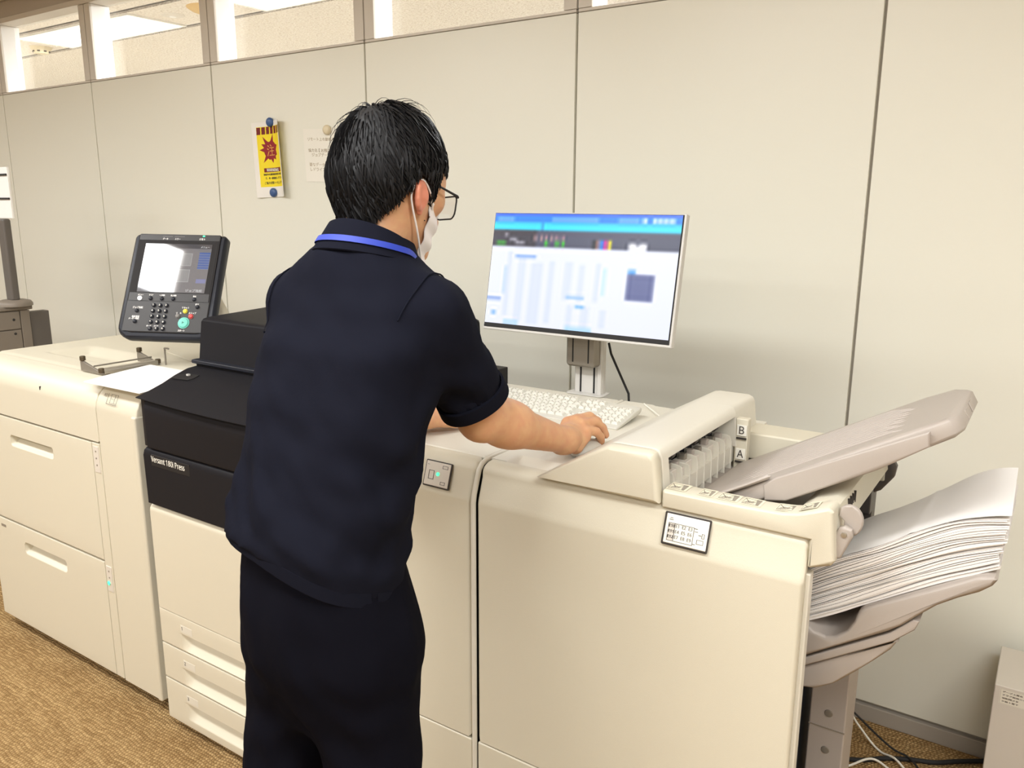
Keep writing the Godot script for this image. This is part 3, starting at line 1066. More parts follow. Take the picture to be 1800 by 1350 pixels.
func make_press() -> void:
	var t := thing("print_engine", "black-fronted print engine with three cream paper drawers, behind the person", "printer")
	var z := -1.246
	var x0 := -2.093
	var x1 := -1.332
	boxy("body", Vector3(x0 + 0.006, 0.02, BK), Vector3(x1 - 0.003, 0.99, z - 0.041), M["gap"], t, 0.004)
	# drawers with a long scooped pull
	var n := 0
	for q in [[0.2815, 0.3895], [0.1670, 0.2770], [0.030, 0.1625]]:
		n += 1
		var y1: float = q[1]
		var f := func(x: float, y: float) -> float:
			var s := clampf((y - (y1 - 0.106)) / 0.050, 0.0, 1.0)
			if y > y1 - 0.0545:
				return 0.0
			var e := smoothstep(0.0, 0.05, x + 2.0) * (1.0 - smoothstep(-0.04, 0.0, x + 1.43))
			return -0.036 * e * pow(s, 0.85)
		var d := relief("drawer", x0, x1, q[0], y1, z, 0.040, fine(x0, x1, [[-2.01, -1.93]], 30, 0.008), fine(q[0], y1, [[y1 - 0.110, y1 - 0.05]], 4, 0.0022), f, M["cream plastic"], t)
		var lb := boxy("number_plate", Vector3(-1.992, y1 - 0.048, z - 0.001), Vector3(-1.938, y1 - 0.026, z + 0.0005), M["white plastic"], d, 0.0004, 1)
		letters(str(n), 0.010, Transform3D(Basis(), Vector3(-1.984, y1 - 0.036, z + 0.0007)), M["ink"], lb)
	# cream door with a rounded top edge
	var dz := [[z, 0.3925], [z, 0.690]] + arc([z - 0.02, 0.690], 0.02, 0.024, 15, 80, 5) + [[z - 0.024, 0.714], [z - 0.024, 0.3925]]
	var m := MB.new()
	m.extr_x(dz, x0, x1, 0.003)
	put("front_door", m, M["cream plastic"], t)
	# black doors
	m = MB.new()
	m.extr_x([[z + 0.004, 0.7175], [z + 0.006, 0.86], [z + 0.002, 0.874], [z - 0.006, 0.880], [z - 0.022, 0.880], [z - 0.022, 0.7175]], x0 + 0.004, x1, 0.003)
	var ld := put("lower_black_door", m, M["black plastic"], t)
	boxy("nameplate", Vector3(-2.050, 0.835, z + 0.003), Vector3(-1.875, 0.868, z + 0.0062), M["panel black"], ld, 0.001, 1)
	letters("Versant 180i Press", 0.0155, Transform3D(Basis(), Vector3(-1.972, 0.855, z + 0.0066)), M["off white"], ld, false, "lettering", 0.86)
	var bow := func(x: float) -> float: return 0.014 * sin(PI * clampf((x - x0) / (x1 - x0), 0, 1))
	relief("upper_black_door", x0 + 0.026, x1, 0.884, 1.022, z + 0.004, 0.026, steps(x0 + 0.026, x1, 24), steps(0.884, 1.022, 8), func(x: float, y: float) -> float: return bow.call(x) * (y - 0.884) / 0.138 - 0.010 * smoothstep(1.0, 1.022, y), M["black plastic"], t)
	boxy("door_post", Vector3(x0 + 0.002, 0.884, z - 0.03), Vector3(x0 + 0.0225, 1.022, z - 0.004), M["panel black"], t, 0.003)
	# top cover: slopes up from the bowed front lip to the hood
	m = MB.new()
	var rows := []
	for k in 9:
		var u := k / 8.0
		var row := []
		for i in 25:
			var x := lerpf(x0 + 0.002, x1, i / 24.0)
			var zz := lerpf(z + 0.010 + bow.call(x) * 1.3, -1.60, u)
			var y := 1.034 + 0.046 * smoothstep(0.05, 0.60, u)
			if k == 0:
				y -= 0.008
			row.append(Vector3(x - 0.02 * smoothstep(0.0, 0.5, u), y, zz))
		rows.append(row)
	m.shell(rows)
	var under := []
	for row in [rows[0], rows[-1]]:
		var l := []
		for p in row:
			l.append(Vector3(p.x, 1.024, p.z))
		under.append(l)
	m.shell([under[0], rows[0]])
	var lft := []
	var lfb := []
	for row in rows:
		lft.append(row[0]); lfb.append(Vector3(row[0].x, 1.024, row[0].z))
	m.shell([lft, lfb])
	m.shell([under[1], under[0]])
	put("top_cover", m, M["black plastic"], t)
	m = MB.new()
	m.xf = Transform3D(Basis(Vector3.RIGHT, deg_to_rad(13)) * Basis(Vector3.UP, deg_to_rad(4)), Vector3(-2.055, 1.066, -1.372))
	m.extr_y([[-0.038, 0.020], [0.03, 0.020], [0.042, 0.004], [0.040, -0.016], [-0.010, -0.018], [-0.036, -0.004]], -0.004, 0.0012, 0.001)
	var ub := put("port_recess", m, M["panel black"], t)
	boxy("port", Vector3(-2.050, 1.0685, -1.378), Vector3(-2.040, 1.0735, -1.370), M["silver"], ub, 0.0006, 1)
	# raised hood at the rear
	m = MB.new()
	m.extr_x([[-1.448, 1.060], [-1.446, 1.088], [-1.452, 1.094], [-1.458, 1.098], [-1.474, 1.208], [-1.482, 1.216], [-1.50, 1.219], [-1.86, 1.232], [-1.875, 1.225], [-1.89, 1.0], [-1.5, 1.0]], -2.118, -1.372, 0.010)
	put("hood", m, M["black plastic"], t)
	boxy("hood_lip", Vector3(-2.121, 1.086, -1.50), Vector3(-1.40, 1.0985, -1.438), M["rim black"], t, 0.004)
	boxy("rear_cover", Vector3(-1.60, 0.995, -1.95), Vector3(-1.331, 1.083, -1.56), M["panel black"], t, 0.003)


func make_relay() -> void:
	var t := thing("transport_unit", "narrow cream transport unit with a green-lit jam guide, beside the person", "printer")
	var x0 := -1.327
	var x1 := -0.9585
	boxy("body", Vector3(x0 + 0.006, 0.03, BK), Vector3(x1 - 0.006, 1.02, FR - 0.022), M["gap"], t, 0.0)
	var m := MB.new()
	m.extr_x(front_profile(0.4045), x0, x1, 0.009)
	put("front_door", m, M["cream plastic"], t)
	boxy("lower_panel", Vector3(x0, 0.03, FR - 0.02), Vector3(x1, 0.4005, FR), M["cream plastic"], t, 0.004)
	m = MB.new()
	var edge := [Vector3(-0.9525, 0.032, FR - 0.003)]
	for q in [[FR - 0.003, 0.40], [FR - 0.003, 0.80], [FR - 0.003, 0.950], [FR - 0.006, 0.968], [FR - 0.018, 1.002], [FR - 0.024, 1.017], [FR - 0.034, 1.027], [FR - 0.048, 1.0315], [FR - 0.08, 1.032], [FR - 0.4, 1.032], [BK, 1.032]]:
		edge.append(Vector3(-0.9525, q[1], q[0]))
	m.tube(edge, 0.0056, 12)
	put("edge_trim", m, M["white plastic"], t)
	boxy("top_plate", Vector3(x0, 1.018, BK), Vector3(x1, 1.036, FR - 0.0545), M["white plastic"], t, 0.005)
	var lf := Transform3D(Basis(Vector3.RIGHT, deg_to_rad(-18)), Vector3(-1.049, 0.9925, FR - 0.0065))
	m = MB.new()
	m.xf = lf
	m.rbox(Vector3(0, 0, -0.001), Vector3(0.070, 0.056, 0.004), 0.0018, 1)
	var s := put("guide_frame", m, M["ink"], t)
	m = MB.new()
	m.xf = lf
	m.rbox(Vector3(0, 0.0005, 0.0), Vector3(0.065, 0.051, 0.0036), 0.0015, 1)
	put("guide_plate", m, M["frame grey"], s)
	m = MB.new()
	m.xf = lf
	for q in [[-0.022, -0.012, -0.008, -0.011], [-0.022, 0.006, -0.008, 0.007], [-0.022, -0.012, -0.021, 0.007], [-0.009, -0.012, -0.008, 0.007], [0.012, 0.014, 0.026, 0.0147], [0.012, 0.020, 0.026, 0.0207], [0.012, 0.014, 0.0127, 0.02], [0.0253, 0.014, 0.026, 0.02], [0.012, -0.020, 0.024, -0.0193], [0.012, -0.014, 0.024, -0.0133], [0.012, -0.02, 0.0127, -0.014], [0.0233, -0.02, 0.024, -0.014], [-0.029, 0.018, -0.024, 0.0187]]:
		m.span(Vector3(q[0], q[1], 0.0017), Vector3(q[2], q[3], 0.0023))
	put("guide_drawing", m, M["ink"], s)
	m = MB.new()
	m.xf = lf * Transform3D(Basis(Vector3.RIGHT, PI / 2), Vector3(0.002, 0.001, 0.0018))
	m.lathe([[0.0042, 0.0], [0.0036, 0.0016], [0.0, 0.0022]], 16)
	put("green_light", m, M["green led"], s)


func make_finisher() -> void:
	var t := thing("finisher", "cream finisher with stepped output tower at the right end of the machine row", "printer")
	var x0 := -0.943
	var x1 := -0.291
	var top := 1.036
	boxy("body", Vector3(x0 + 0.004, 0.03, -1.80), Vector3(-0.37, 0.985, FR - 0.022), M["navy steel"], t, 0.0)
	var m := MB.new()
	m.extr_x(front_profile(0.4045), x0, x1, 0.007)
	put("front_door", m, M["cream plastic"], t)
	boxy("lower_panel", Vector3(x0, 0.03, FR - 0.02), Vector3(x1, 0.4005, FR), M["cream plastic"], t, 0.004)
	# side frame, shaft and rear post
	boxy("side_frame", Vector3(x1 - 0.02, 0.03, FR - 0.045), Vector3(-0.2845, 0.965, FR - 0.0225), M["white plastic"], t, 0.003)
	boxy("shaft_plate", Vector3(-0.372, 0.06, -1.66), Vector3(-0.366, 0.80, -1.33), M["navy steel"], t, 0.0)
	boxy("rear_post", Vector3(-0.352, 0.0, -1.80), Vector3(-0.276, 0.80, -1.70), M["tray grey"], t, 0.004)
	for y in [0.47, 0.38]:
		m = MB.new()
		m.xf = Transform3D(Basis(Vector3.RIGHT, PI / 2), Vector3(-0.312, y, -1.70))
		m.lathe([[0.009, 0.0], [0.008, 0.002], [0.0, 0.003]], 14)
		put("screw", m, M["dull steel"], t)
	boxy("post_joint", Vector3(-0.352, 0.432, -1.7005), Vector3(-0.276, 0.4345, -1.6985), M["soft ink"], t, 0.0)
	boxy("foot_bar", Vector3(-0.37, 0.03, -1.80), Vector3(-0.28, 0.11, FR - 0.05), M["tray grey"], t, 0.003)
	# flat top with a shallow finger groove near the front
	m = MB.new()
	m.xf = Transform3D(Basis(Vector3(1, 0, 0), Vector3(0, 0, -1), Vector3(0, 1, 0)), Vector3.ZERO)
	m.hf(fine(x0, -0.56, [[-0.915, -0.70]], 8, 0.006), fine(-FR + 0.0545, -BK, [[-FR + 0.055, -FR + 0.12]], 12, 0.006), func(x: float, zz: float) -> float:
		var q := minf(minf((x + 0.905) / 0.02, (-0.80 - x) / 0.012), (-FR + 0.105 - zz) / 0.03)
		var run := 0.006 * clampf(minf((x + 0.86) / 0.006, (-0.79 - x) / 0.006), 0, 1) * smoothstep(-FR + 0.10, -FR + 0.13, zz)
		return top - 0.014 * clampf(q, 0.0, 1.0) - run * 0.4, 1.0)
	put("top_plate", m, M["white plastic"], t)
	# output tower: front cap, roof, and the two walls beside the paper mouth
	var prof := PackedVector2Array([Vector2(-0.805, 1.034), Vector2(-0.664, 1.117), Vector2(-0.652, 1.124), Vector2(-0.64, 1.126), Vector2(-0.572, 1.126), Vector2(-0.562, 1.122), Vector2(-0.557, 1.112), Vector2(-0.548, 1.034)])
	m = MB.new()
	m.extr(prof, -1.302, -1.271, 0.007)
	put("tower_cap", m, M["cream plastic"], t)
	m = MB.new()
	m.extr(prof, -1.332, -1.3035, 0.002)
	m.extr(prof, -1.825, -1.690, 0.004)
	m.extr(PackedVector2Array([Vector2(-0.805, 1.034), Vector2(-0.664, 1.117), Vector2(-0.652, 1.124), Vector2(-0.64, 1.126), Vector2(-0.572, 1.126), Vector2(-0.562, 1.122), Vector2(-0.557, 1.112), Vector2(-0.556, 1.104), Vector2(-0.64, 1.106), Vector2(-0.77, 1.034)]), -1.692, -1.330)
	put("tower_roof", m, M["white plastic"], t)
	boxy("mouth_back", Vector3(-0.625, 0.985, -1.692), Vector3(-0.605, 1.110, -1.330), M["navy steel"], t, 0.0)
	# eject panel: pale boards between slim fins, small tabs and rollers along the dark slot above
	for k in 9:
		var z := -1.350 - k * 0.0390
		var tall := 1.064 + 0.004 * sin(k * 2.3)
		m = MB.new()
		m.span(Vector3(-0.600, 0.988, z - 0.0165), Vector3(-0.570, tall - 0.006, z + 0.0165), 0.0015, 1)
		put("eject_board", m, M["frame grey"], t)
		m = MB.new()
		m.extr(PackedVector2Array([Vector2(-0.604, 0.988), Vector2(-0.5575, 0.988), Vector2(-0.5585, tall - 0.012), Vector2(-0.5625, tall - 0.002), Vector2(-0.574, tall + 0.001), Vector2(-0.604, tall + 0.001)]), z - 0.0215, z - 0.0173, 0.001)
		put("eject_fin", m, M["white plastic"], t)
		m = MB.new()
		m.span(Vector3(-0.592, tall - 0.008, z - 0.010), Vector3(-0.578, tall + 0.006, z + 0.004), 0.002, 1)
		put("tab", m, M["dull steel"] if k % 2 else M["tray grey"], t)
		if k % 2 == 0:
			boxy("slit", Vector3(-0.5715, 1.022 + 0.004 * (k % 3), z - 0.014), Vector3(-0.5692, 1.0245 + 0.004 * (k % 3), z + 0.012), M["ink"], t, 0.0)
		m = MB.new()
		m.xf = Transform3D(Basis(Vector3.RIGHT, PI / 2), Vector3(-0.594, tall + 0.018, z - 0.008))
		m.lathe([[0.0, 0.0], [0.0085, 0.0], [0.0085, 0.016], [0.0, 0.016]], 14)
		put("roller", m, M["dark grey"], t)
	# letter plates on the rear wall of the mouth
	for q in [["B", 1.075], ["A", 1.022]]:
		var pl := boxy("letter_plate", Vector3(-0.5515, q[1] - 0.012, -1.691), Vector3(-0.530, q[1] + 0.012, -1.6885), M["off white"], t, 0.0005, 1)
		letters(q[0], 0.016, Transform3D(Basis(), Vector3(-0.541, q[1], -1.6878)), M["ink"], pl)
		boxy("bar", Vector3(-0.5515, q[1] - 0.020, -1.691), Vector3(-0.530, q[1] - 0.016, -1.6875), M["ink"], pl, 0.0, 1)
	boxy("letter_wall", Vector3(-0.556, 0.985, -1.712), Vector3(-0.528, 1.10, -1.6915), M["cream plastic"], t, 0.003)
	# collar around the tray well: front wing, right beam, rear ledge, well floor
	m = MB.new()
	m.extr(PackedVector2Array([Vector2(-0.545, 1.026), Vector2(-0.545, 1.057), Vector2(-0.541, 1.061), Vector2(-0.37, 1.0615), Vector2(-0.335, 1.063), Vector2(-0.31, 1.068), Vector2(-0.29, 1.077), Vector2(-0.272, 1.085), Vector2(-0.263, 1.086), Vector2(-0.256, 1.080), Vector2(-0.249, 1.01), Vector2(-0.248, 1.0), Vector2(-0.254, 0.991), Vector2(-0.286, 0.979), Vector2(-0.2895, 0.981), Vector2(-0.2895, 1.026)]), -1.330, -1.280, 0.005)
	var wing := put("front_wing", m, M["cream plastic"], t)
	m = MB.new()
	m.extr(PackedVector2Array([Vector2(-0.322, 1.03), Vector2(-0.318, 1.060), Vector2(-0.30, 1.074), Vector2(-0.268, 1.0835), Vector2(-0.258, 1.078), Vector2(-0.2515, 1.03), Vector2(-0.262, 1.02)]), -1.735, -1.331, 0.002)
	var beam := put("side_beam", m, M["cream plastic"], t)
	boxy("rear_ledge", Vector3(-0.554, 1.0, -1.83), Vector3(-0.255, 1.060, -1.7365), M["cream plastic"], t, 0.005)
	boxy("well_floor", Vector3(-0.60, 0.975, -1.735), Vector3(-0.30, 0.988, FR - 0.055), M["tray grey"], t, 0.0)
	boxy("well_front", Vector3(-0.545, 0.985, -1.338), Vector3(-0.30, 1.056, -1.331), M["cream plastic"], t, 0.001, 1)
	# pictogram stickers along the wing
	var pic := Image.create(96, 48, false, Image.FORMAT_RGB8)
	pic.fill(Color8(232, 224, 200))
	draw_frame(pic, 4, 6, 80, 36, 2, Color8(90, 84, 74))
	draw_poly(pic, PackedVector2Array([Vector2(58, 8), Vector2(84, 8), Vector2(84, 40), Vector2(70, 40)]), Color8(150, 142, 128))
	draw_poly(pic, PackedVector2Array([Vector2(8, 34), Vector2(30, 20), Vector2(56, 26), Vector2(60, 36), Vector2(20, 40)]), Color8(206, 198, 178))
	for k in 5:
		draw_line(pic, Vector2(10 + k * 9, 38 - k * 2), Vector2(26 + k * 9, 20 + k), 1.5, Color8(100, 92, 82))
	draw_line(pic, Vector2(8, 10), Vector2(34, 30), 2, Color8(80, 74, 66)); draw_line(pic, Vector2(34, 30), Vector2(58, 12), 2, Color8(80, 74, 66))
	var sm := picture_mat("pictogram", pic)
	for q in [[-0.523, 0.036], [-0.470, 0.026], [-0.431, 0.036], [-0.391, 0.034]]:
		m = MB.new()
		m.picture(Vector3(q[0] - q[1] / 2, 1.0620, -1.288), Vector3(q[0] + q[1] / 2, 1.0620, -1.288), Vector3(q[0] + q[1] / 2, 1.0622, -1.324), Vector3(q[0] - q[1] / 2, 1.0622, -1.324))
		put("pictogram_sticker", m, sm, wing)
	for q in [[-0.332, 1.0645, 0.036, 5.0], [-0.297, 1.0757, 0.030, 22.0]]:
		m = MB.new()
		m.xf = Transform3D(Basis(Vector3(0, 0, 1), deg_to_rad(q[3])), Vector3(q[0], q[1], 0))
		m.picture(Vector3(-q[2] / 2, 0.0, -1.288), Vector3(q[2] / 2, 0.0, -1.288), Vector3(q[2] / 2, 0.0002, -1.324), Vector3(-q[2] / 2, 0.0002, -1.324))
		put("pictogram_sticker", m, sm, wing)
	m = MB.new()
	for k in 7:
		m.span(Vector3(-0.2575 - 0.0, 1.052 + (k % 3) * 0.003, -1.385 - k * 0.008), Vector3(-0.2535, 1.072 - (k % 2) * 0.004, -1.388 - k * 0.008))
	put("bar_marks", m, M["ink"], beam)
	# jam guide on the leaning upper door
	var lf := Transform3D(Basis(Vector3.RIGHT, deg_to_rad(-18)), Vector3(-0.494, 0.9945, FR - 0.0070))
	m = MB.new()
	m.xf = lf
	m.rbox(Vector3(0, 0, -0.001), Vector3(0.085, 0.058, 0.0042), 0.0020, 1)
	var g := put("guide_frame", m, M["ink"], t)
	m = MB.new()
	m.xf = lf
	m.rbox(Vector3(0.0008, 0.0004, 0.0), Vector3(0.0790, 0.0520, 0.0038), 0.0018, 1)
	put("guide_plate", m, M["off white"], g)
	m = MB.new()
	m.xf = lf
	m.span(Vector3(-0.032, -0.020, 0.0018), Vector3(-0.0205, 0.0105, 0.0020))
	put("shaded_column", m, M["frame grey"], g)
	m = MB.new()
	m.xf = lf
	for q in [[-0.0325, -0.0205, 0.0150, -0.0199], [-0.0325, 0.0102, 0.0150, 0.0108], [-0.0325, -0.0205, -0.0319, 0.0108], [-0.0208, -0.0205, -0.0200, 0.0108], [0.0144, -0.0205, 0.0150, 0.0108], [0.022, -0.016, 0.034, -0.0155], [0.022, -0.009, 0.034, -0.0085], [0.022, -0.016, 0.0225, -0.009], [0.0335, -0.016, 0.034, -0.009], [0.024, -0.001, 0.029, -0.0002], [0.030, -0.005, 0.0305, 0.003], [0.034, -0.005, 0.0345, 0.003], [0.030, 0.0025, 0.0345, 0.003], [0.030, -0.005, 0.0345, -0.0045], [0.015, 0.009, 0.021, 0.0098], [0.016, 0.004, 0.022, 0.0048], [0.015, -0.018, 0.020, -0.0172], [-0.032, 0.016, -0.025, 0.0168], [-0.031, 0.019, -0.026, 0.0198]]:
		m.span(Vector3(q[0], q[1], 0.0018), Vector3(q[2], q[3], 0.0025))
	put("guide_drawing", m, M["ink"], g)
	for i in 3:
		for j in 3:
			letters("E%d" % (j * 3 + i + 1), 0.0052, lf * Transform3D(Basis(), Vector3(-0.0155 + i * 0.0118, 0.0062 - j * 0.0096, 0.0021)), M["ink"], g)
		letters("E%d" % (10 + i), 0.0050, lf * Transform3D(Basis(), Vector3(-0.0264, 0.0060 - i * 0.0096, 0.0023)), M["ink"], g, true)
	# latch lever with its screw at the wing's end, and the dark stopper behind the beam
	m = MB.new()
	var lev := PackedVector2Array()
	for q in arc([-0.238, 1.062], 0.021, 0.026, -60, 130, 12):
		lev.append(Vector2(q[0], q[1]))
	lev.append(Vector2(-0.254, 1.068)); lev.append(Vector2(-0.245, 1.060)); lev.append(Vector2(-0.246, 1.04))
	m.extr(lev, -1.318, -1.308, 0.002)
	var lv := put("latch_plate", m, M["tray grey"], t)
	m = MB.new()
	m.extr(PackedVector2Array([Vector2(-0.262, 0.998), Vector2(-0.243, 1.002), Vector2(-0.228, 1.040), Vector2(-0.230, 1.052), Vector2(-0.240, 1.057), Vector2(-0.249, 1.053), Vector2(-0.258, 1.03)]), -1.307, -1.294, 0.003)
	put("latch_lever", m, M["tray grey"], lv)
	m = MB.new()
	m.xf = Transform3D(Basis(Vector3.RIGHT, PI / 2), Vector3(-0.2405, 1.043, -1.294))
	m.lathe([[0.0048, 0.0], [0.0042, 0.002], [0.0, 0.0026]], 14)
	put("screw", m, M["steel"], lv)
	m = MB.new()
	m.extr(PackedVector2Array([Vector2(-0.292, 0.984), Vector2(-0.276, 0.972), Vector2(-0.262, 0.980), Vector2(-0.240, 1.012), Vector2(-0.237, 1.034), Vector2(-0.247, 1.052), Vector2(-0.260, 1.056), Vector2(-0.268, 1.048), Vector2(-0.276, 1.01)]), -1.765, -1.738, 0.006)
	put("stopper", m, M["dark grey"], t)
	boxy("stopper_arm", Vector3(-0.335, 0.93, -1.76), Vector3(-0.275, 1.0, -1.72), M["dark grey"], t, 0.003)
	boxy("back_plate", Vector3(-0.36, 0.80, -1.80), Vector3(-0.278, 1.0, -1.762), M["dark grey"], t, 0.002)


func make_trays() -> void:
	var fin := get_node("finisher")
	# upper tray: a sloping leaf with fine ribs and chamfered end
	var t := Node3D.new()
	t.name = "upper_tray"
	t.set_meta("label", "grey ribbed upper output tray sloping up to the right")
	fin.add_child(t)
	var a := Vector2(-0.545, 1.000)
	var b := Vector2(-0.112, 1.241)
	var e := (b - a).normalized()
	var fr := Transform3D(Basis(Vector3(e.x, e.y, 0), Vector3(-e.y, e.x, 0), Vector3(0, 0, 1)), Vector3(a.x, a.y, 0))
	var L := (b - a).length()
	var m := MB.new()
	m.xf = fr
	m.extr_y([[0.0, -1.352], [0.19, -1.352], [L - 0.050, -1.356], [L - 0.012, -1.372], [L, -1.41], [L - 0.002, -1.60], [L - 0.03, -1.66], [L - 0.09, -1.69], [0.0, -1.69]], -0.032, 0.0, 0.006)
	put("leaf", m, M["tray grey"], t)
	m = MB.new()
	m.xf = fr
	m.extr(PackedVector2Array([Vector2(0.165, -0.032), Vector2(0.20, -0.044), Vector2(0.36, -0.040), Vector2(L - 0.05, -0.03), Vector2(L - 0.04, -0.008), Vector2(0.20, -0.001), Vector2(0.175, -0.006)]), -1.3575, -1.349, 0.003)
	put("front_rim", m, M["tray grey"], t)
	for k in 13:
		m = MB.new()
		m.xf = fr
		var z := -1.405 - k * 0.0205
		var u1 := L - 0.085 - 0.018 * absf(sin(k * 1.7)) - (0.03 if k > 10 else 0.0)
		m.tube([Vector3(0.05, -0.0028, z + 0.012), Vector3(0.16, 0.0, z + 0.004), Vector3(0.3, 0.0005, z), Vector3(u1 - 0.02, 0.0007, z), Vector3(u1, -0.0022, z)], [0.0025, 0.0026, 0.0026, 0.0026, 0.0022], 8)
		put("rib", m, M["tray grey"], t)
	m = MB.new()
	m.xf = fr
	m.extr_y([[0.0, -1.34], [0.15, -1.34], [0.195, -1.349], [0.17, -1.365], [0.10, -1.40], [0.0, -1.42]], 0.0005, 0.008, 0.003)
	put("guide_flap", m, M["tray grey"], t)
	for q in [[L - 0.006, -1.46], [L - 0.006, -1.52]]:
		m = MB.new()
		m.xf = fr * Transform3D(Basis(Vector3(0, 0, 1), deg_to_rad(-90)), Vector3(L, -0.016, q[1]))
		m.rbox(Vector3(0, 0, 0), Vector3(0.016, 0.002, 0.03), 0.0008, 1)
		put("end_clip", m, M["tray grey"], t)

	# lower tray with its finger notch and belly
	t = Node3D.new()
	t.name = "lower_tray"
	t.set_meta("label", "grey lower output tray carrying the thick paper stack")
	fin.add_child(t)
	m = MB.new()
	m.extr(PackedVector2Array([Vector2(-0.362, 0.740), Vector2(-0.362, 0.828), Vector2(-0.308, 0.831), Vector2(-0.290, 0.820), Vector2(-0.272, 0.817), Vector2(-0.256, 0.822), Vector2(-0.238, 0.838), Vector2(-0.228, 0.858), Vector2(-0.222, 0.878), Vector2(-0.214, 0.888), Vector2(-0.205, 0.8935), Vector2(-0.120, 0.9475), Vector2(-0.060, 0.985), Vector2(-0.045, 0.9915), Vector2(-0.034, 0.992), Vector2(-0.030, 0.987), Vector2(-0.036, 0.976), Vector2(-0.052, 0.961), Vector2(-0.080, 0.943), Vector2(-0.108, 0.922), Vector2(-0.135, 0.894), Vector2(-0.155, 0.872), Vector2(-0.175, 0.855), Vector2(-0.256, 0.800), Vector2(-0.305, 0.766)]), -1.70, -1.382, 0.005)
	put("tray_plate", m, M["tray grey"], t)
	m = MB.new()
	m.extr(PackedVector2Array([Vector2(-0.362, 0.712), Vector2(-0.362, 0.735), Vector2(-0.306, 0.759), Vector2(-0.172, 0.850), Vector2(-0.140, 0.884), Vector2(-0.130, 0.884), Vector2(-0.136, 0.866), Vector2(-0.166, 0.836), Vector2(-0.306, 0.742)]), -1.695, -1.391, 0.002)
	put("rail", m, M["tray grey"], t)
	m = MB.new()
	m.extr(PackedVector2Array([Vector2(-0.362, 0.695), Vector2(-0.307, 0.694), Vector2(-0.285, 0.699), Vector2(-0.255, 0.719), Vector2(-0.225, 0.750), Vector2(-0.195, 0.784), Vector2(-0.170, 0.814), Vector2(-0.158, 0.838), Vector2(-0.160, 0.838), Vector2(-0.306, 0.738), Vector2(-0.362, 0.708)]), -1.68, -1.401, 0.004)
	put("belly", m, M["tray grey"], t)


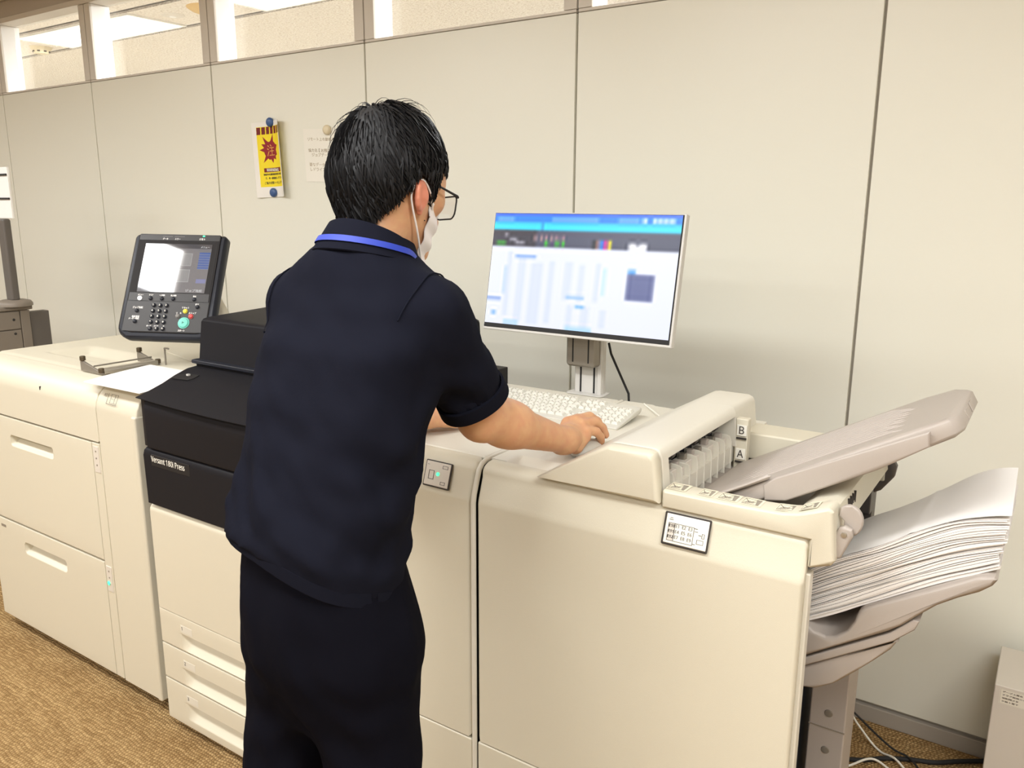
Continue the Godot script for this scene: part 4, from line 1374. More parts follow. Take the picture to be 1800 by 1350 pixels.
func make_paper() -> void:
	# thick stack of printed sheets, wavy over the tray: layers with slightly uneven ends
	var t := thing("paper_stack", "thick wavy stack of white printed sheets on the lower output tray", "paper stack")
	var low := Curve.new()
	low.min_value = 0.0; low.max_value = 2.0
	var hi := Curve.new()
	hi.min_value = 0.0; hi.max_value = 2.0
	var X0 := -0.318
	var X1 := -0.026
	for q in [[-0.318, 0.822], [-0.262, 0.855], [-0.215, 0.8868], [-0.109, 0.9545], [-0.047, 0.9905], [-0.026, 1.0025]]:
		low.add_point(Vector2((q[0] - X0) / (X1 - X0), q[1]))
	for q in [[-0.318, 0.925], [-0.266, 0.962], [-0.208, 0.996], [-0.148, 1.036], [-0.097, 1.066], [-0.06, 1.079], [-0.026, 1.086]]:
		hi.add_point(Vector2((q[0] - X0) / (X1 - X0), q[1]))
	for c in [low, hi]:
		for k in c.point_count:
			var k0 := maxi(k - 1, 0)
			var k1 := mini(k + 1, c.point_count - 1)
			var s: float = (c.get_point_position(k1).y - c.get_point_position(k0).y) / (c.get_point_position(k1).x - c.get_point_position(k0).x)
			c.set_point_left_tangent(k, s); c.set_point_right_tangent(k, s)
	var n := 27
	var cuts := [0.0]
	for k in n:
		cuts.append(cuts[-1] + rng.randf_range(0.6, 1.5))
	for k in n + 1:
		cuts[k] /= cuts[n]
	var rip := [0.0, 0.0]
	for k in n:
		var m := MB.new()
		var xe := rng.randf_range(-0.003, 0.003) - 0.006 * smoothstep(0.75, 0.0, float(k) / n)
		var zo := rng.randf_range(-0.0022, 0.0022)
		var lo_pts := []
		var hi_pts := []
		for i in 29:
			var u := i / 28.0
			var x := lerpf(X0, X1 + xe, u)
			var y0 := low.sample_baked(u)
			var y1 := hi.sample_baked(u)
			var wob := 0.0016 * sin(u * 9.0 + k * 0.8) * sin(PI * u)
			lo_pts.append(Vector2(x, lerpf(y0, y1, cuts[k]) + wob * float(k > 0)))
			var wob2 := 0.0016 * sin(u * 9.0 + (k + 1) * 0.8) * sin(PI * u)
			hi_pts.append(Vector2(x, lerpf(y0, y1, cuts[k + 1]) + wob2 - (0.0008 + 0.0006 * float(k % 3)) ))
		for i in 28:
			for z in [[-1.395 + zo, 1], [-1.605 + zo, -1]]:
				var A := Vector3(lo_pts[i].x, lo_pts[i].y, z[0])
				var Bq := Vector3(lo_pts[i + 1].x, lo_pts[i + 1].y, z[0])
				var Cq := Vector3(hi_pts[i + 1].x, hi_pts[i + 1].y, z[0])
				var Dq := Vector3(hi_pts[i].x, hi_pts[i].y, z[0])
				if z[1] > 0:
					m.quad(A, Bq, Cq, Dq)
				else:
					m.quad(Bq, A, Dq, Cq)
			var za := -1.395 + zo
			var zb := -1.605 + zo
			m.quad(Vector3(hi_pts[i].x, hi_pts[i].y, za), Vector3(hi_pts[i + 1].x, hi_pts[i + 1].y, za), Vector3(hi_pts[i + 1].x, hi_pts[i + 1].y, zb), Vector3(hi_pts[i].x, hi_pts[i].y, zb))
			m.quad(Vector3(lo_pts[i].x, lo_pts[i].y, zb), Vector3(lo_pts[i + 1].x, lo_pts[i + 1].y, zb), Vector3(lo_pts[i + 1].x, lo_pts[i + 1].y, za), Vector3(lo_pts[i].x, lo_pts[i].y, za))
		var za := -1.395 + zo
		var zb := -1.605 + zo
		m.quad(Vector3(lo_pts[28].x, lo_pts[28].y, za), Vector3(lo_pts[28].x, lo_pts[28].y, zb), Vector3(hi_pts[28].x, hi_pts[28].y, zb), Vector3(hi_pts[28].x, hi_pts[28].y, za))
		m.quad(Vector3(lo_pts[0].x, lo_pts[0].y, zb), Vector3(lo_pts[0].x, lo_pts[0].y, za), Vector3(hi_pts[0].x, hi_pts[0].y, za), Vector3(hi_pts[0].x, hi_pts[0].y, zb))
		put("sheet_bundle", m, M["sheet edge"], t)
	# the topmost sheet, curled up at its far side with one soft crease
	var m := MB.new()
	var rows := []
	var back := []
	for j in 13:
		var v := j / 12.0
		var row := []
		var rw := []
		for i in 41:
			var u := i / 40.0
			var x := lerpf(X0 + 0.01, X1 + 0.002 - 0.004 * v, u)
			var y := hi.sample_baked(u) + 0.0040 + 0.020 * v * v * smoothstep(0.45, 1.0, u) + 0.0012 * sin(u * 14.0 + v * 2.0) * u
			y += 0.0022 * exp(-pow((u - 0.52 - 0.05 * v) / 0.012, 2.0))
			row.append(Vector3(x, y, lerpf(-1.394, -1.606, v)))
			rw.append(Vector3(x, y - 0.0006, lerpf(-1.394, -1.606, v)))
		rows.append(row)
		rw.reverse()
		back.append(rw)
	m.shell(rows); m.shell(back)
	put("top_sheet", m, M["paper"], t)

	# loose sheets lying over the feeder's front edge
	var p := thing("paper_sheet", "loose white sheet lying over the feeder's front edge, half under the black cover", "paper")
	m = MB.new()
	var cs := [Vector3(-2.400, 1.030, -1.258), Vector3(-2.105, 1.033, -1.258), Vector3(-2.115, 1.036, -1.508), Vector3(-2.447, 1.033, -1.508)]
	var tp := []
	var bt := []
	for j in 9:
		var r1 := []
		var r2 := []
		for i in 13:
			var pt: Vector3 = cs[0].lerp(cs[1], i / 12.0).lerp(cs[3].lerp(cs[2], i / 12.0), j / 8.0)
			pt.y -= 0.004 * pow(1.0 - j / 8.0, 3.0)
			r1.append(pt + Vector3(0, 0.0016, 0)); r2.append(pt)
		tp.append(r1)
		bt.append(r2)
	m.shell(tp)
	var bt2 := bt.duplicate(true)
	for r in bt2:
		r.reverse()
	m.shell(bt2)
	m.shell([bt[0], tp[0]])
	var la := []
	var lb := []
	for j in 9:
		la.append(tp[j][0]); lb.append(bt[j][0])
	m.shell([la, lb])
	put("sheet", m, M["paper"], p)


# ---------------------------------------------------------------- desk-top things
func rounded(x0: float, y0: float, x1: float, y1: float, rs: Array, n := 6) -> PackedVector2Array:  # corner radii: bottom left, bottom right, top right, top left
	var p := PackedVector2Array()
	var c := [Vector2(x0 + rs[0], y0 + rs[0]), Vector2(x1 - rs[1], y0 + rs[1]), Vector2(x1 - rs[2], y1 - rs[2]), Vector2(x0 + rs[3], y1 - rs[3])]
	for k in 4:
		for i in n + 1:
			var a := PI + PI / 2 * (k + float(i) / n)
			p.append(c[k] + Vector2(cos(a), sin(a)) * rs[k])
	return p


func make_control_panel() -> void:
	var t := thing("control_panel", "tilted dark control panel with touch screen, keypad and green start button", "control panel")
	t.position = Vector3(-2.4366, 1.3407, -1.6212)
	t.basis = Basis(Vector3.UP, deg_to_rad(29.04)) * Basis(Vector3.RIGHT, deg_to_rad(-28.15)) * Basis(Vector3.BACK, deg_to_rad(-0.85))
	# housing: outline wider below, big lower corners
	var m := MB.new()
	var out := rounded(-0.161, -0.246, 0.158, 0.1235, [0.046, 0.046, 0.016, 0.016])
	m.extr(out, -0.040, -0.002, 0.008)
	put("housing", m, M["rim black"], t)
	m = MB.new()
	m.extr(rounded(-0.143, -0.2255, 0.1395, 0.1215, [0.034, 0.034, 0.006, 0.006]), -0.006, 0.0015, 0.0012)
	put("face_plate", m, M["panel black"], t)
	# sunken screen surround: four sloping walls
	m = MB.new()
	var o := [Vector3(-0.138, -0.118, 0.0022), Vector3(0.134, -0.118, 0.0022), Vector3(0.1335, 0.099, 0.0022), Vector3(-0.1375, 0.099, 0.0022)]
	var i_ := [Vector3(-0.117, -0.089, -0.0006), Vector3(0.117, -0.089, -0.0006), Vector3(0.117, 0.0885, -0.0006), Vector3(-0.117, 0.0885, -0.0006)]
	for k in 4:
		i_[k].z = 0.0016
		m.quad(o[k], o[(k + 1) % 4], i_[(k + 1) % 4], i_[k])
	put("screen_surround", m, M["panel black"], t)
	# touch screen: the picture it shows, under a mirror-smooth pane
	var im := Image.create(320, 240, false, Image.FORMAT_RGB8)
	im.fill(Color8(168, 164, 166))
	im.fill_rect(Rect2i(0, 0, 320, 22), Color8(120, 116, 118))
	draw_glyphs(im, "メニュー", 266, 8, 10, 10, Color8(236, 236, 236), 1.5)
	for k in 7:
		im.fill_rect(Rect2i(266, 40 + k * 12, 52, 10), Color8(116, 140, 206)); im.fill_rect(Rect2i(266, 49 + k * 12, 52, 2), Color8(168, 184, 226))
	im.fill_rect(Rect2i(270, 172, 46, 20), Color8(176, 178, 222))
	for q in [[20, 46], [96, 46], [172, 46], [20, 126], [96, 126], [172, 126]]:
		im.fill_rect(Rect2i(q[0], q[1], 62, 62), Color8(190, 188, 188)); draw_frame(im, q[0], q[1], 62, 62, 2, Color8(224, 222, 222))
	draw_glyphs(im, "ジョブ確認", 228, 222, 15, 13, Color8(240, 240, 240), 2.0)
	var sm := picture_mat("touch screen", im, 0.04)
	sm.metallic_specular = 0.7
	sm.albedo_color = Color(0.25, 0.25, 0.25)
	sm.emission_enabled = true
	sm.emission_texture = sm.albedo_texture
	sm.emission_energy_multiplier = 0.55
	m = MB.new()
	m.picture(Vector3(-0.115, -0.0863, 0.0021), Vector3(0.115, -0.0863, 0.0021), Vector3(0.115, 0.0863, 0.0021), Vector3(-0.115, 0.0863, 0.0021))
	put("touch_screen", m, sm, t)
	# printed words on the face
	var W := 640
	var pr := Image.create(W, 740, false, Image.FORMAT_RGB8)
	pr.fill(Color8(48, 46, 46))
	var ink := Color8(226, 222, 216)
	var at := func(x: float, y: float) -> Vector2: return Vector2((x + 0.16) * 2000.0, (0.1235 - y) * 2000.0)
	for q in [["メニュー", -0.108, -0.094, 9], ["クリア", -0.070, -0.094, 9], ["一上確認", -0.035, -0.094, 9], ["認上確認", 0.004, -0.094, 9], ["認名", 0.080, -0.095, 10], ["ジョブ確認", -0.118, -0.137, 13], ["確認要認", -0.115, -0.169, 12], ["メーター確認", -0.125, -0.176, 11], ["リセット", 0.048, -0.134, 12], ["ストップ", 0.074, -0.152, 12], ["割リ込み", 0.025, -0.153, 12], ["スタート", 0.048, -0.213, 11], ["ポーズ", -0.060, -0.2005, 10], ["クリア", -0.035, -0.2005, 10], ["短名", -0.010, -0.2005, 10], ["データ", -0.060, 0.108, 12], ["エラー", -0.018, 0.108, 12], ["主電力", 0.066, 0.109, 13], ["認下", 0.092, -0.122, 11]]:
		var p: Vector2 = at.call(q[1], q[2])
		draw_glyphs(pr, q[0], p.x, p.y, q[3], q[3] + 2, ink, 2.0)
	for q in [[-0.062, 0.114], [-0.020, 0.114]]:
		var p: Vector2 = at.call(q[0], q[1])
		pr.fill_rect(Rect2i(int(p.x), int(p.y), 70, 3), Color8(110, 106, 104))
	var pm := picture_mat("panel print", pr, 0.42)
	for q in [[-0.140, -0.222, 0.1365, -0.1185], [-0.140, 0.0995, 0.1365, 0.1195], [-0.138, -0.1175, 0.1335, -0.0895]]:
		m = MB.new()
		var z := 0.0026 if q[3] > -0.1 and q[3] < 0.0 else 0.0019
		var c := [Vector2(q[0], q[1]), Vector2(q[2], q[1]), Vector2(q[2], q[3]), Vector2(q[0], q[3])]
		var uvs := []
		for k in 4:
			var p: Vector2 = at.call(c[k].x, c[k].y)
			uvs.append(Vector2(p.x / W, p.y / 740.0))
		m.tri(Vector3(c[0].x, c[0].y, z), Vector3(c[1].x, c[1].y, z), Vector3(c[2].x, c[2].y, z), uvs[0], uvs[1], uvs[2])
		m.tri(Vector3(c[0].x, c[0].y, z), Vector3(c[2].x, c[2].y, z), Vector3(c[3].x, c[3].y, z), uvs[0], uvs[2], uvs[3])
		put("printed_words", m, pm, t)
	# buttons
	var button := func(called: String, x: float, y: float, r: float, mt: Material) -> Node3D:
		var b := MB.new()
		b.xf = Transform3D(Basis(Vector3.RIGHT, PI / 2), Vector3(x, y, 0.002))
		b.lathe([[r * 1.22, 0.0], [r * 1.22, 0.0012], [r * 1.06, 0.0014], [r * 1.0, 0.0044], [r * 0.86, 0.0054], [0.0, 0.0058]], 18)
		return put(called, b, mt, t)
	button.call("menu_button", -0.0996, -0.109, 0.0062, M["white key light"])
	for x in [-0.0623, -0.0244, 0.0147, 0.0855]:
		button.call("function_button", x, -0.109, 0.0058, M["rim black"])
	for q in [[0.1002, -0.1344], [-0.1018, -0.1523], [-0.1012, -0.1896]]:
		button.call("side_button", q[0], q[1], 0.0056, M["rim black"])
	var marks := "123456789*0#"
	for k in 12:
		var p := Vector2(-0.0470 + (k % 3) * 0.0217, -0.1324 - (k / 3) * 0.0193)
		var b: Node3D = button.call("number_key", p.x, p.y, 0.0058, M["rim black"])
		letters(marks[k], 0.0062, Transform3D(Basis(), Vector3(p.x, p.y, 0.0080)), M["off white"], b, true)
	for k in 3:
		var p := Vector2(-0.0456 + k * 0.0216, -0.2124)
		var b: Node3D = button.call("key", p.x, p.y, 0.0060, M["rim black"])
		letters("-CA"[k], 0.0060, Transform3D(Basis(), Vector3(p.x, p.y, 0.0080)), M["off white"], b, true)
	button.call("interrupt_button", 0.040, -0.1674, 0.0062, mat("grey button", Color8(120, 116, 112), 0.4))
	button.call("reset_button", 0.0624, -0.1502, 0.0064, mat("yellow button", Color8(236, 222, 70), 0.4))
	button.call("stop_button", 0.0841, -0.1673, 0.0066, mat("red button", Color8(214, 74, 70), 0.4))
	var gb: Node3D = button.call("start_button", 0.0637, -0.1904, 0.0158, mat("green button", Color8(112, 204, 186), 0.4))
	m = MB.new()
	m.extr(PackedVector2Array([Vector2(0.0605, -0.1945), Vector2(0.0680, -0.1904), Vector2(0.0605, -0.1863)]), 0.0076, 0.0084, 0.0)
	put("start_mark", m, mat("deep green", Color8(60, 130, 116), 0.4), gb)
	m = MB.new()
	m.span(Vector3(0.077, 0.1135, 0.0018), Vector3(0.0845, 0.1185, 0.0032), 0.001, 1)
	put("power_light", m, M["green led"], t)
	# neck: a bent pale tube from the press top to the back of the housing
	m = MB.new()
	var inv := t.transform.affine_inverse()
	var path := []
	for q in [Vector3(-2.330, 1.027, -1.72), Vector3(-2.330, 1.10, -1.72), Vector3(-2.335, 1.16, -1.715), Vector3(-2.36, 1.22, -1.70), Vector3(-2.40, 1.26, -1.68)]:
		path.append(inv * q)
	m.tube(path, 0.034, 18)
	put("neck", m, M["cream plastic"], t)


func make_monitor() -> void:
	var t := thing("monitor", "silver flat monitor showing a blurred job list, on a slotted stand", "monitor")
	var fr := Transform3D(Basis(Vector3.UP, deg_to_rad(-0.2)) * Basis(Vector3.RIGHT, deg_to_rad(-10.7)), Vector3(-1.0475, 1.3720, -1.848))
	var m := MB.new()
	m.xf = fr
	m.rbox(Vector3(0, 0, -0.011), Vector3(0.5615, 0.3225, 0.020), 0.003, 2)
	put("case", m, M["silver"], t)
	m = MB.new()
	m.xf = fr
	m.rbox(Vector3(-0.001, 0.0022, -0.0045), Vector3(0.552, 0.3125, 0.010), 0.001, 1)
	put("bezel", m, M["rubber"], t)
	m = MB.new()
	m.xf = fr
	m.rbox(Vector3(0, 0, -0.032), Vector3(0.40, 0.22, 0.024), 0.010, 2)
	put("back_cover", m, M["silver"], t)
	# the picture: blurred window bars, list columns, ink levels, preview
	var im := Image.create(180, 102, false, Image.FORMAT_RGB8)
	im.fill(Color8(236, 240, 255))
	im.fill_rect(Rect2i(0, 0, 180, 8), Color8(38, 140, 250))
	im.fill_rect(Rect2i(0, 0, 180, 2), Color8(70, 110, 240))
	im.fill_rect(Rect2i(0, 8, 180, 7), Color8(52, 222, 255))
	im.fill_rect(Rect2i(50, 8, 2, 7), Color8(40, 150, 220))
	for q in [[3, 4, 18, 2], [60, 4, 46, 2], [124, 4, 20, 2]]:
		im.fill_rect(Rect2i(q[0], q[1], q[2], q[3]), Color8(150, 205, 255))
	for x in [146, 155, 160, 165, 170]:
		im.fill_rect(Rect2i(x, 3, 4, 4), Color8(220, 240, 255))
	im.fill_rect(Rect2i(0, 15, 180, 15), Color8(82, 86, 108))
	im.fill_rect(Rect2i(0, 15, 46, 15), Color8(64, 62, 74))
	im.fill_rect(Rect2i(4, 25, 10, 4), Color8(60, 150, 60))
	for q in [[18, 22, 8], [24, 25, 10], [12, 18, 4]]:
		im.fill_rect(Rect2i(q[0], q[1], q[2], 3), Color8(150, 148, 160))
	for q in [[44, 0], [50, 0], [55, 1], [61, 0], [66, 1], [72, 1]]:
		im.fill_rect(Rect2i(q[0], 19, 2, 6), Color8(190, 150, 150))
		if q[1]:
			im.fill_rect(Rect2i(q[0], 24, 3, 5), Color8(70, 190, 70))
	for q in [[102, 40, 40, 50], [106, 150, 110, 110], [109, 50, 130, 240], [113, 220, 50, 170], [117, 240, 210, 60]]:
		im.fill_rect(Rect2i(q[0], 22, 3, 8), Color8(q[1], q[2], q[3]))
	im.fill_rect(Rect2i(136, 24, 16, 6), Color8(245, 245, 250)); im.fill_rect(Rect2i(142, 22, 4, 4), Color8(110, 114, 134))
	for q in [[18, 34, 5, 60], [30, 40, 8, 58], [44, 44, 12, 56], [62, 42, 6, 56], [78, 42, 8, 34], [92, 44, 6, 34], [108, 42, 5, 34], [84, 80, 6, 20], [98, 80, 8, 20], [116, 82, 6, 16]]:
		im.fill_rect(Rect2i(q[0], q[1], q[2], q[3]), Color8(222, 230, 250))
	for q in [[26, 38, 22, 2, 120, 165, 240], [0, 78, 15, 2, 120, 155, 225], [6, 91, 5, 2, 90, 165, 240], [82, 72, 18, 2, 150, 195, 240], [92, 80, 9, 2, 110, 180, 245], [116, 46, 2, 24, 190, 230, 250], [16, 48, 2, 26, 190, 215, 250], [20, 98, 16, 3, 180, 220, 255], [84, 99, 26, 2, 160, 215, 250], [138, 46, 7, 4, 110, 175, 240]]:
		im.fill_rect(Rect2i(q[0], q[1], q[2], q[3]), Color8(q[4], q[5], q[6]))
	im.fill_rect(Rect2i(138, 50, 24, 22), Color8(104, 112, 158))
	im.resize(72, 41, Image.INTERPOLATE_LANCZOS)
	im.resize(720, 408, Image.INTERPOLATE_CUBIC)
	var sm := picture_mat("display picture", im, 0.25)
	sm.albedo_color = Color(0.03, 0.03, 0.03)
	sm.emission_enabled = true
	sm.emission_texture = sm.albedo_texture
	sm.emission_energy_multiplier = 1.05
	m = MB.new()
	m.xf = fr
	m.picture(Vector3(-0.275, -0.1425, 0.0012), Vector3(0.272, -0.1425, 0.0012), Vector3(0.272, 0.1570, 0.0012), Vector3(-0.275, 0.1570, 0.0012))
	put("screen", m, sm, t)
	# stand: slotted column, sliding bracket and foot
	var cx := -1.067
	m = MB.new()
	m.span(Vector3(cx - 0.040, 1.036, -1.972), Vector3(cx + 0.048, 1.36, -1.952), 0.004)
	put("column", m, M["silver"], t)
	m = MB.new()
	m.span(Vector3(cx + 0.0345, 1.037, -1.9518), Vector3(cx + 0.0475, 1.36, -1.944), 0.003)
	put("column_edge", m, M["silver"], t)
	for x in [cx - 0.020, cx + 0.022]:
		boxy("slot", Vector3(x - 0.0026, 1.040, -1.9535), Vector3(x + 0.0026, 1.355, -1.9512), M["rubber"], t, 0.0)
	m = MB.new()
	m.extr(rounded(cx - 0.048, 1.118, cx + 0.043, 1.205, [0.010, 0.010, 0.004, 0.004]), -1.950, -1.915, 0.005)
	var br := put("bracket", m, M["dull steel"], t)
	for x in [cx - 0.026, cx + 0.022]:
		boxy("slot", Vector3(x - 0.002, 1.130, -1.9158), Vector3(x + 0.002, 1.206, -1.9145), M["rubber"], br, 0.0)
	boxy("hinge_arm", Vector3(cx - 0.03, 1.30, -1.951), Vector3(cx + 0.07, 1.44, -1.900), M["silver"], t, 0.004)
	boxy("cap", Vector3(cx - 0.062, 1.204, -1.945), Vector3(cx - 0.02, 1.213, -1.915), M["rubber"], t, 0.001, 1)
	m = MB.new()
	m.extr_y([[cx - 0.05, -1.925], [cx + 0.055, -1.925], [cx + 0.06, -1.94], [cx + 0.055, -1.985], [cx - 0.05, -1.985], [cx - 0.055, -1.94]], 1.0365, 1.0405, 0.0015)
	put("foot", m, M["silver"], t)
	var c := thing("monitor_cable", "thin black cable running down beside the monitor stand", "cable")
	m = MB.new()
	m.tube([Vector3(-1.02, 1.18, -1.985), Vector3(-1.012, 1.15, -1.985), Vector3(-0.985, 1.10, -1.985), Vector3(-0.955, 1.045, -1.985), Vector3(-0.950, 0.98, -1.985), Vector3(-0.948, 0.6, -1.99), Vector3(-0.95, 0.006, -1.99)], 0.0034, 8)
	put("wire", m, M["rubber"], c)


func make_keyboard() -> void:
	var t := thing("keyboard", "white full-size keyboard in front of the monitor stand", "keyboard")
	t.position = Vector3(-1.047, 1.0365, -1.735)
	t.rotation_degrees = Vector3(8.0, 0.6, 0)
	var m := MB.new()
	m.extr_x([[0.068, 0.004], [0.070, 0.010], [0.066, 0.0135], [-0.066, 0.017], [-0.070, 0.014], [-0.070, 0.006], [-0.060, 0.0]], -0.217, 0.217, 0.003)
	put("case", m, M["keyboard white"], t)
	var key := func(w: float) -> ArrayMesh:
		var k := MB.new()
		var b := [Vector3(-w / 2, 0, 0.0075), Vector3(w / 2, 0, 0.0075), Vector3(w / 2, 0, -0.0075), Vector3(-w / 2, 0, -0.0075)]
		var s := 0.0018
		var q := [Vector3(-w / 2 + s, 0.0062, 0.0062), Vector3(w / 2 - s, 0.0062, 0.0062), Vector3(w / 2 - s, 0.0062, -0.0062), Vector3(-w / 2 + s, 0.0062, -0.0062)]
		for i in 4:
			k.quad(b[i], b[(i + 1) % 4], q[(i + 1) % 4], q[i])
		k.quad(q[0], q[1], q[2], q[3])
		return k.mesh(20.0)
	var kinds := {}
	var u := 0.0186
	var main := [[1.0, 0.0, 1.0, 1.0, 1.0, 1.0, -0.35, 1.0, 1.0, 1.0, 1.0, -0.35, 1.0, 1.0, 1.0, 1.0], [1, 1, 1, 1, 1, 1, 1, 1, 1, 1, 1, 1, 1, 1, 1], [1.5, 1, 1, 1, 1, 1, 1, 1, 1, 1, 1, 1, 1, 1.5], [1.8, 1, 1, 1, 1, 1, 1, 1, 1, 1, 1, 1, 1, 1.2], [2.3, 1, 1, 1, 1, 1, 1, 1, 1, 1, 1, 1, 1.7], [1.3, 1.2, 1.2, 1.2, 3.6, 1.2, 1.2, 1.2, 1.2, 1.3]]
	for r in 6:
		var x := -0.208
		var z := -0.051 + r * 0.0188 + (0.004 if r > 0 else 0.0)
		for w in main[r]:
			if w <= 0.0:
				x += absf(w) * u
				continue
			var ww: float = snappedf(w * u - 0.0022, 0.0001)
			if not kinds.has(ww):
				kinds[ww] = key.call(ww)
			var o := put("key", kinds[ww], M["key white"], t)
			o.position = Vector3(x + w * u / 2, 0.0165 - r * 0.0005, z)
			x += w * u
	if not kinds.has(0.0164):
		kinds[0.0164] = key.call(0.0164)
	for r in 6:
		var z := -0.051 + r * 0.0188 + (0.004 if r > 0 else 0.0)
		for c in 3:
			if r == 3 or (r == 4 and c != 1):
				continue
			var o := put("key", kinds[0.0164], M["key white"], t)
			o.position = Vector3(0.083 + c * u, 0.0165 - r * 0.0005, z)
		if r == 0:
			continue
		for c in 4:
			var o := put("key", kinds[0.0164], M["key white"], t)
			o.position = Vector3(0.150 + c * 0.0176, 0.0165 - r * 0.0005, z)
	var lg := MB.new()
	for o in t.get_children():
		if str(o.name).begins_with("key"):
			lg.span(o.position + Vector3(-0.0042, 0.0060, -0.0042), o.position + Vector3(-0.0012, 0.0064, -0.0008))
			if rng.randf() < 0.6:
				lg.span(o.position + Vector3(0.0014, 0.0060, 0.0008), o.position + Vector3(0.0036, 0.0064, 0.0034))
	put("key_legends", lg, M["soft ink"], t)
	var ft := MB.new()
	ft.span(Vector3(-0.20, -0.016, -0.064), Vector3(-0.17, 0.003, -0.058), 0.001, 1)
	put("foot", ft, M["keyboard white"], t)
	ft = MB.new()
	ft.span(Vector3(0.17, -0.016, -0.064), Vector3(0.20, 0.003, -0.058), 0.001, 1)
	put("foot", ft, M["keyboard white"], t)

	var mo := thing("computer_mouse", "white computer mouse under the right hand", "mouse")
	mo.position = Vector3(-0.797, 1.0365, -1.472)
	mo.rotation_degrees = Vector3(0, -8, 0)
	m = MB.new()
	var rings := []
	for j in 9:
		var v := j / 8.0
		var ring := []
		for i in 20:
			var a := TAU * i / 20
			var s := sqrt(maxf(0.0, 1.0 - pow(v, 2.4)))
			ring.append(Vector3(cos(a) * 0.028 * s, 0.002 + 0.026 * v, -sin(a) * 0.050 * s + 0.004 * v))
		rings.append(ring)
	m.shell(rings, true)
	put("shell", m, M["keyboard white"], mo)
	m = MB.new()
	m.xf = Transform3D(Basis(), Vector3(0, 0.020, -0.026))
	m.rbox(Vector3.ZERO, Vector3(0.005, 0.010, 0.014), 0.002, 1)
	put("wheel", m, M["dark grey"], mo)
	var c := thing("mouse_cord", "thin cream mouse cord curving past the keyboard corner", "cord")
	m = MB.new()
	m.tube([Vector3(-0.800, 1.048, -1.527), Vector3(-0.797, 1.042, -1.545), Vector3(-0.790, 1.0395, -1.58), Vector3(-0.782, 1.0392, -1.64), Vector3(-0.775, 1.0392, -1.70), Vector3(-0.776, 1.0392, -1.77), Vector3(-0.795, 1.0392, -1.83), Vector3(-0.83, 1.0392, -1.87), Vector3(-0.88, 1.0392, -1.925)], 0.0022, 8)
	put("wire", m, M["off white"], c)


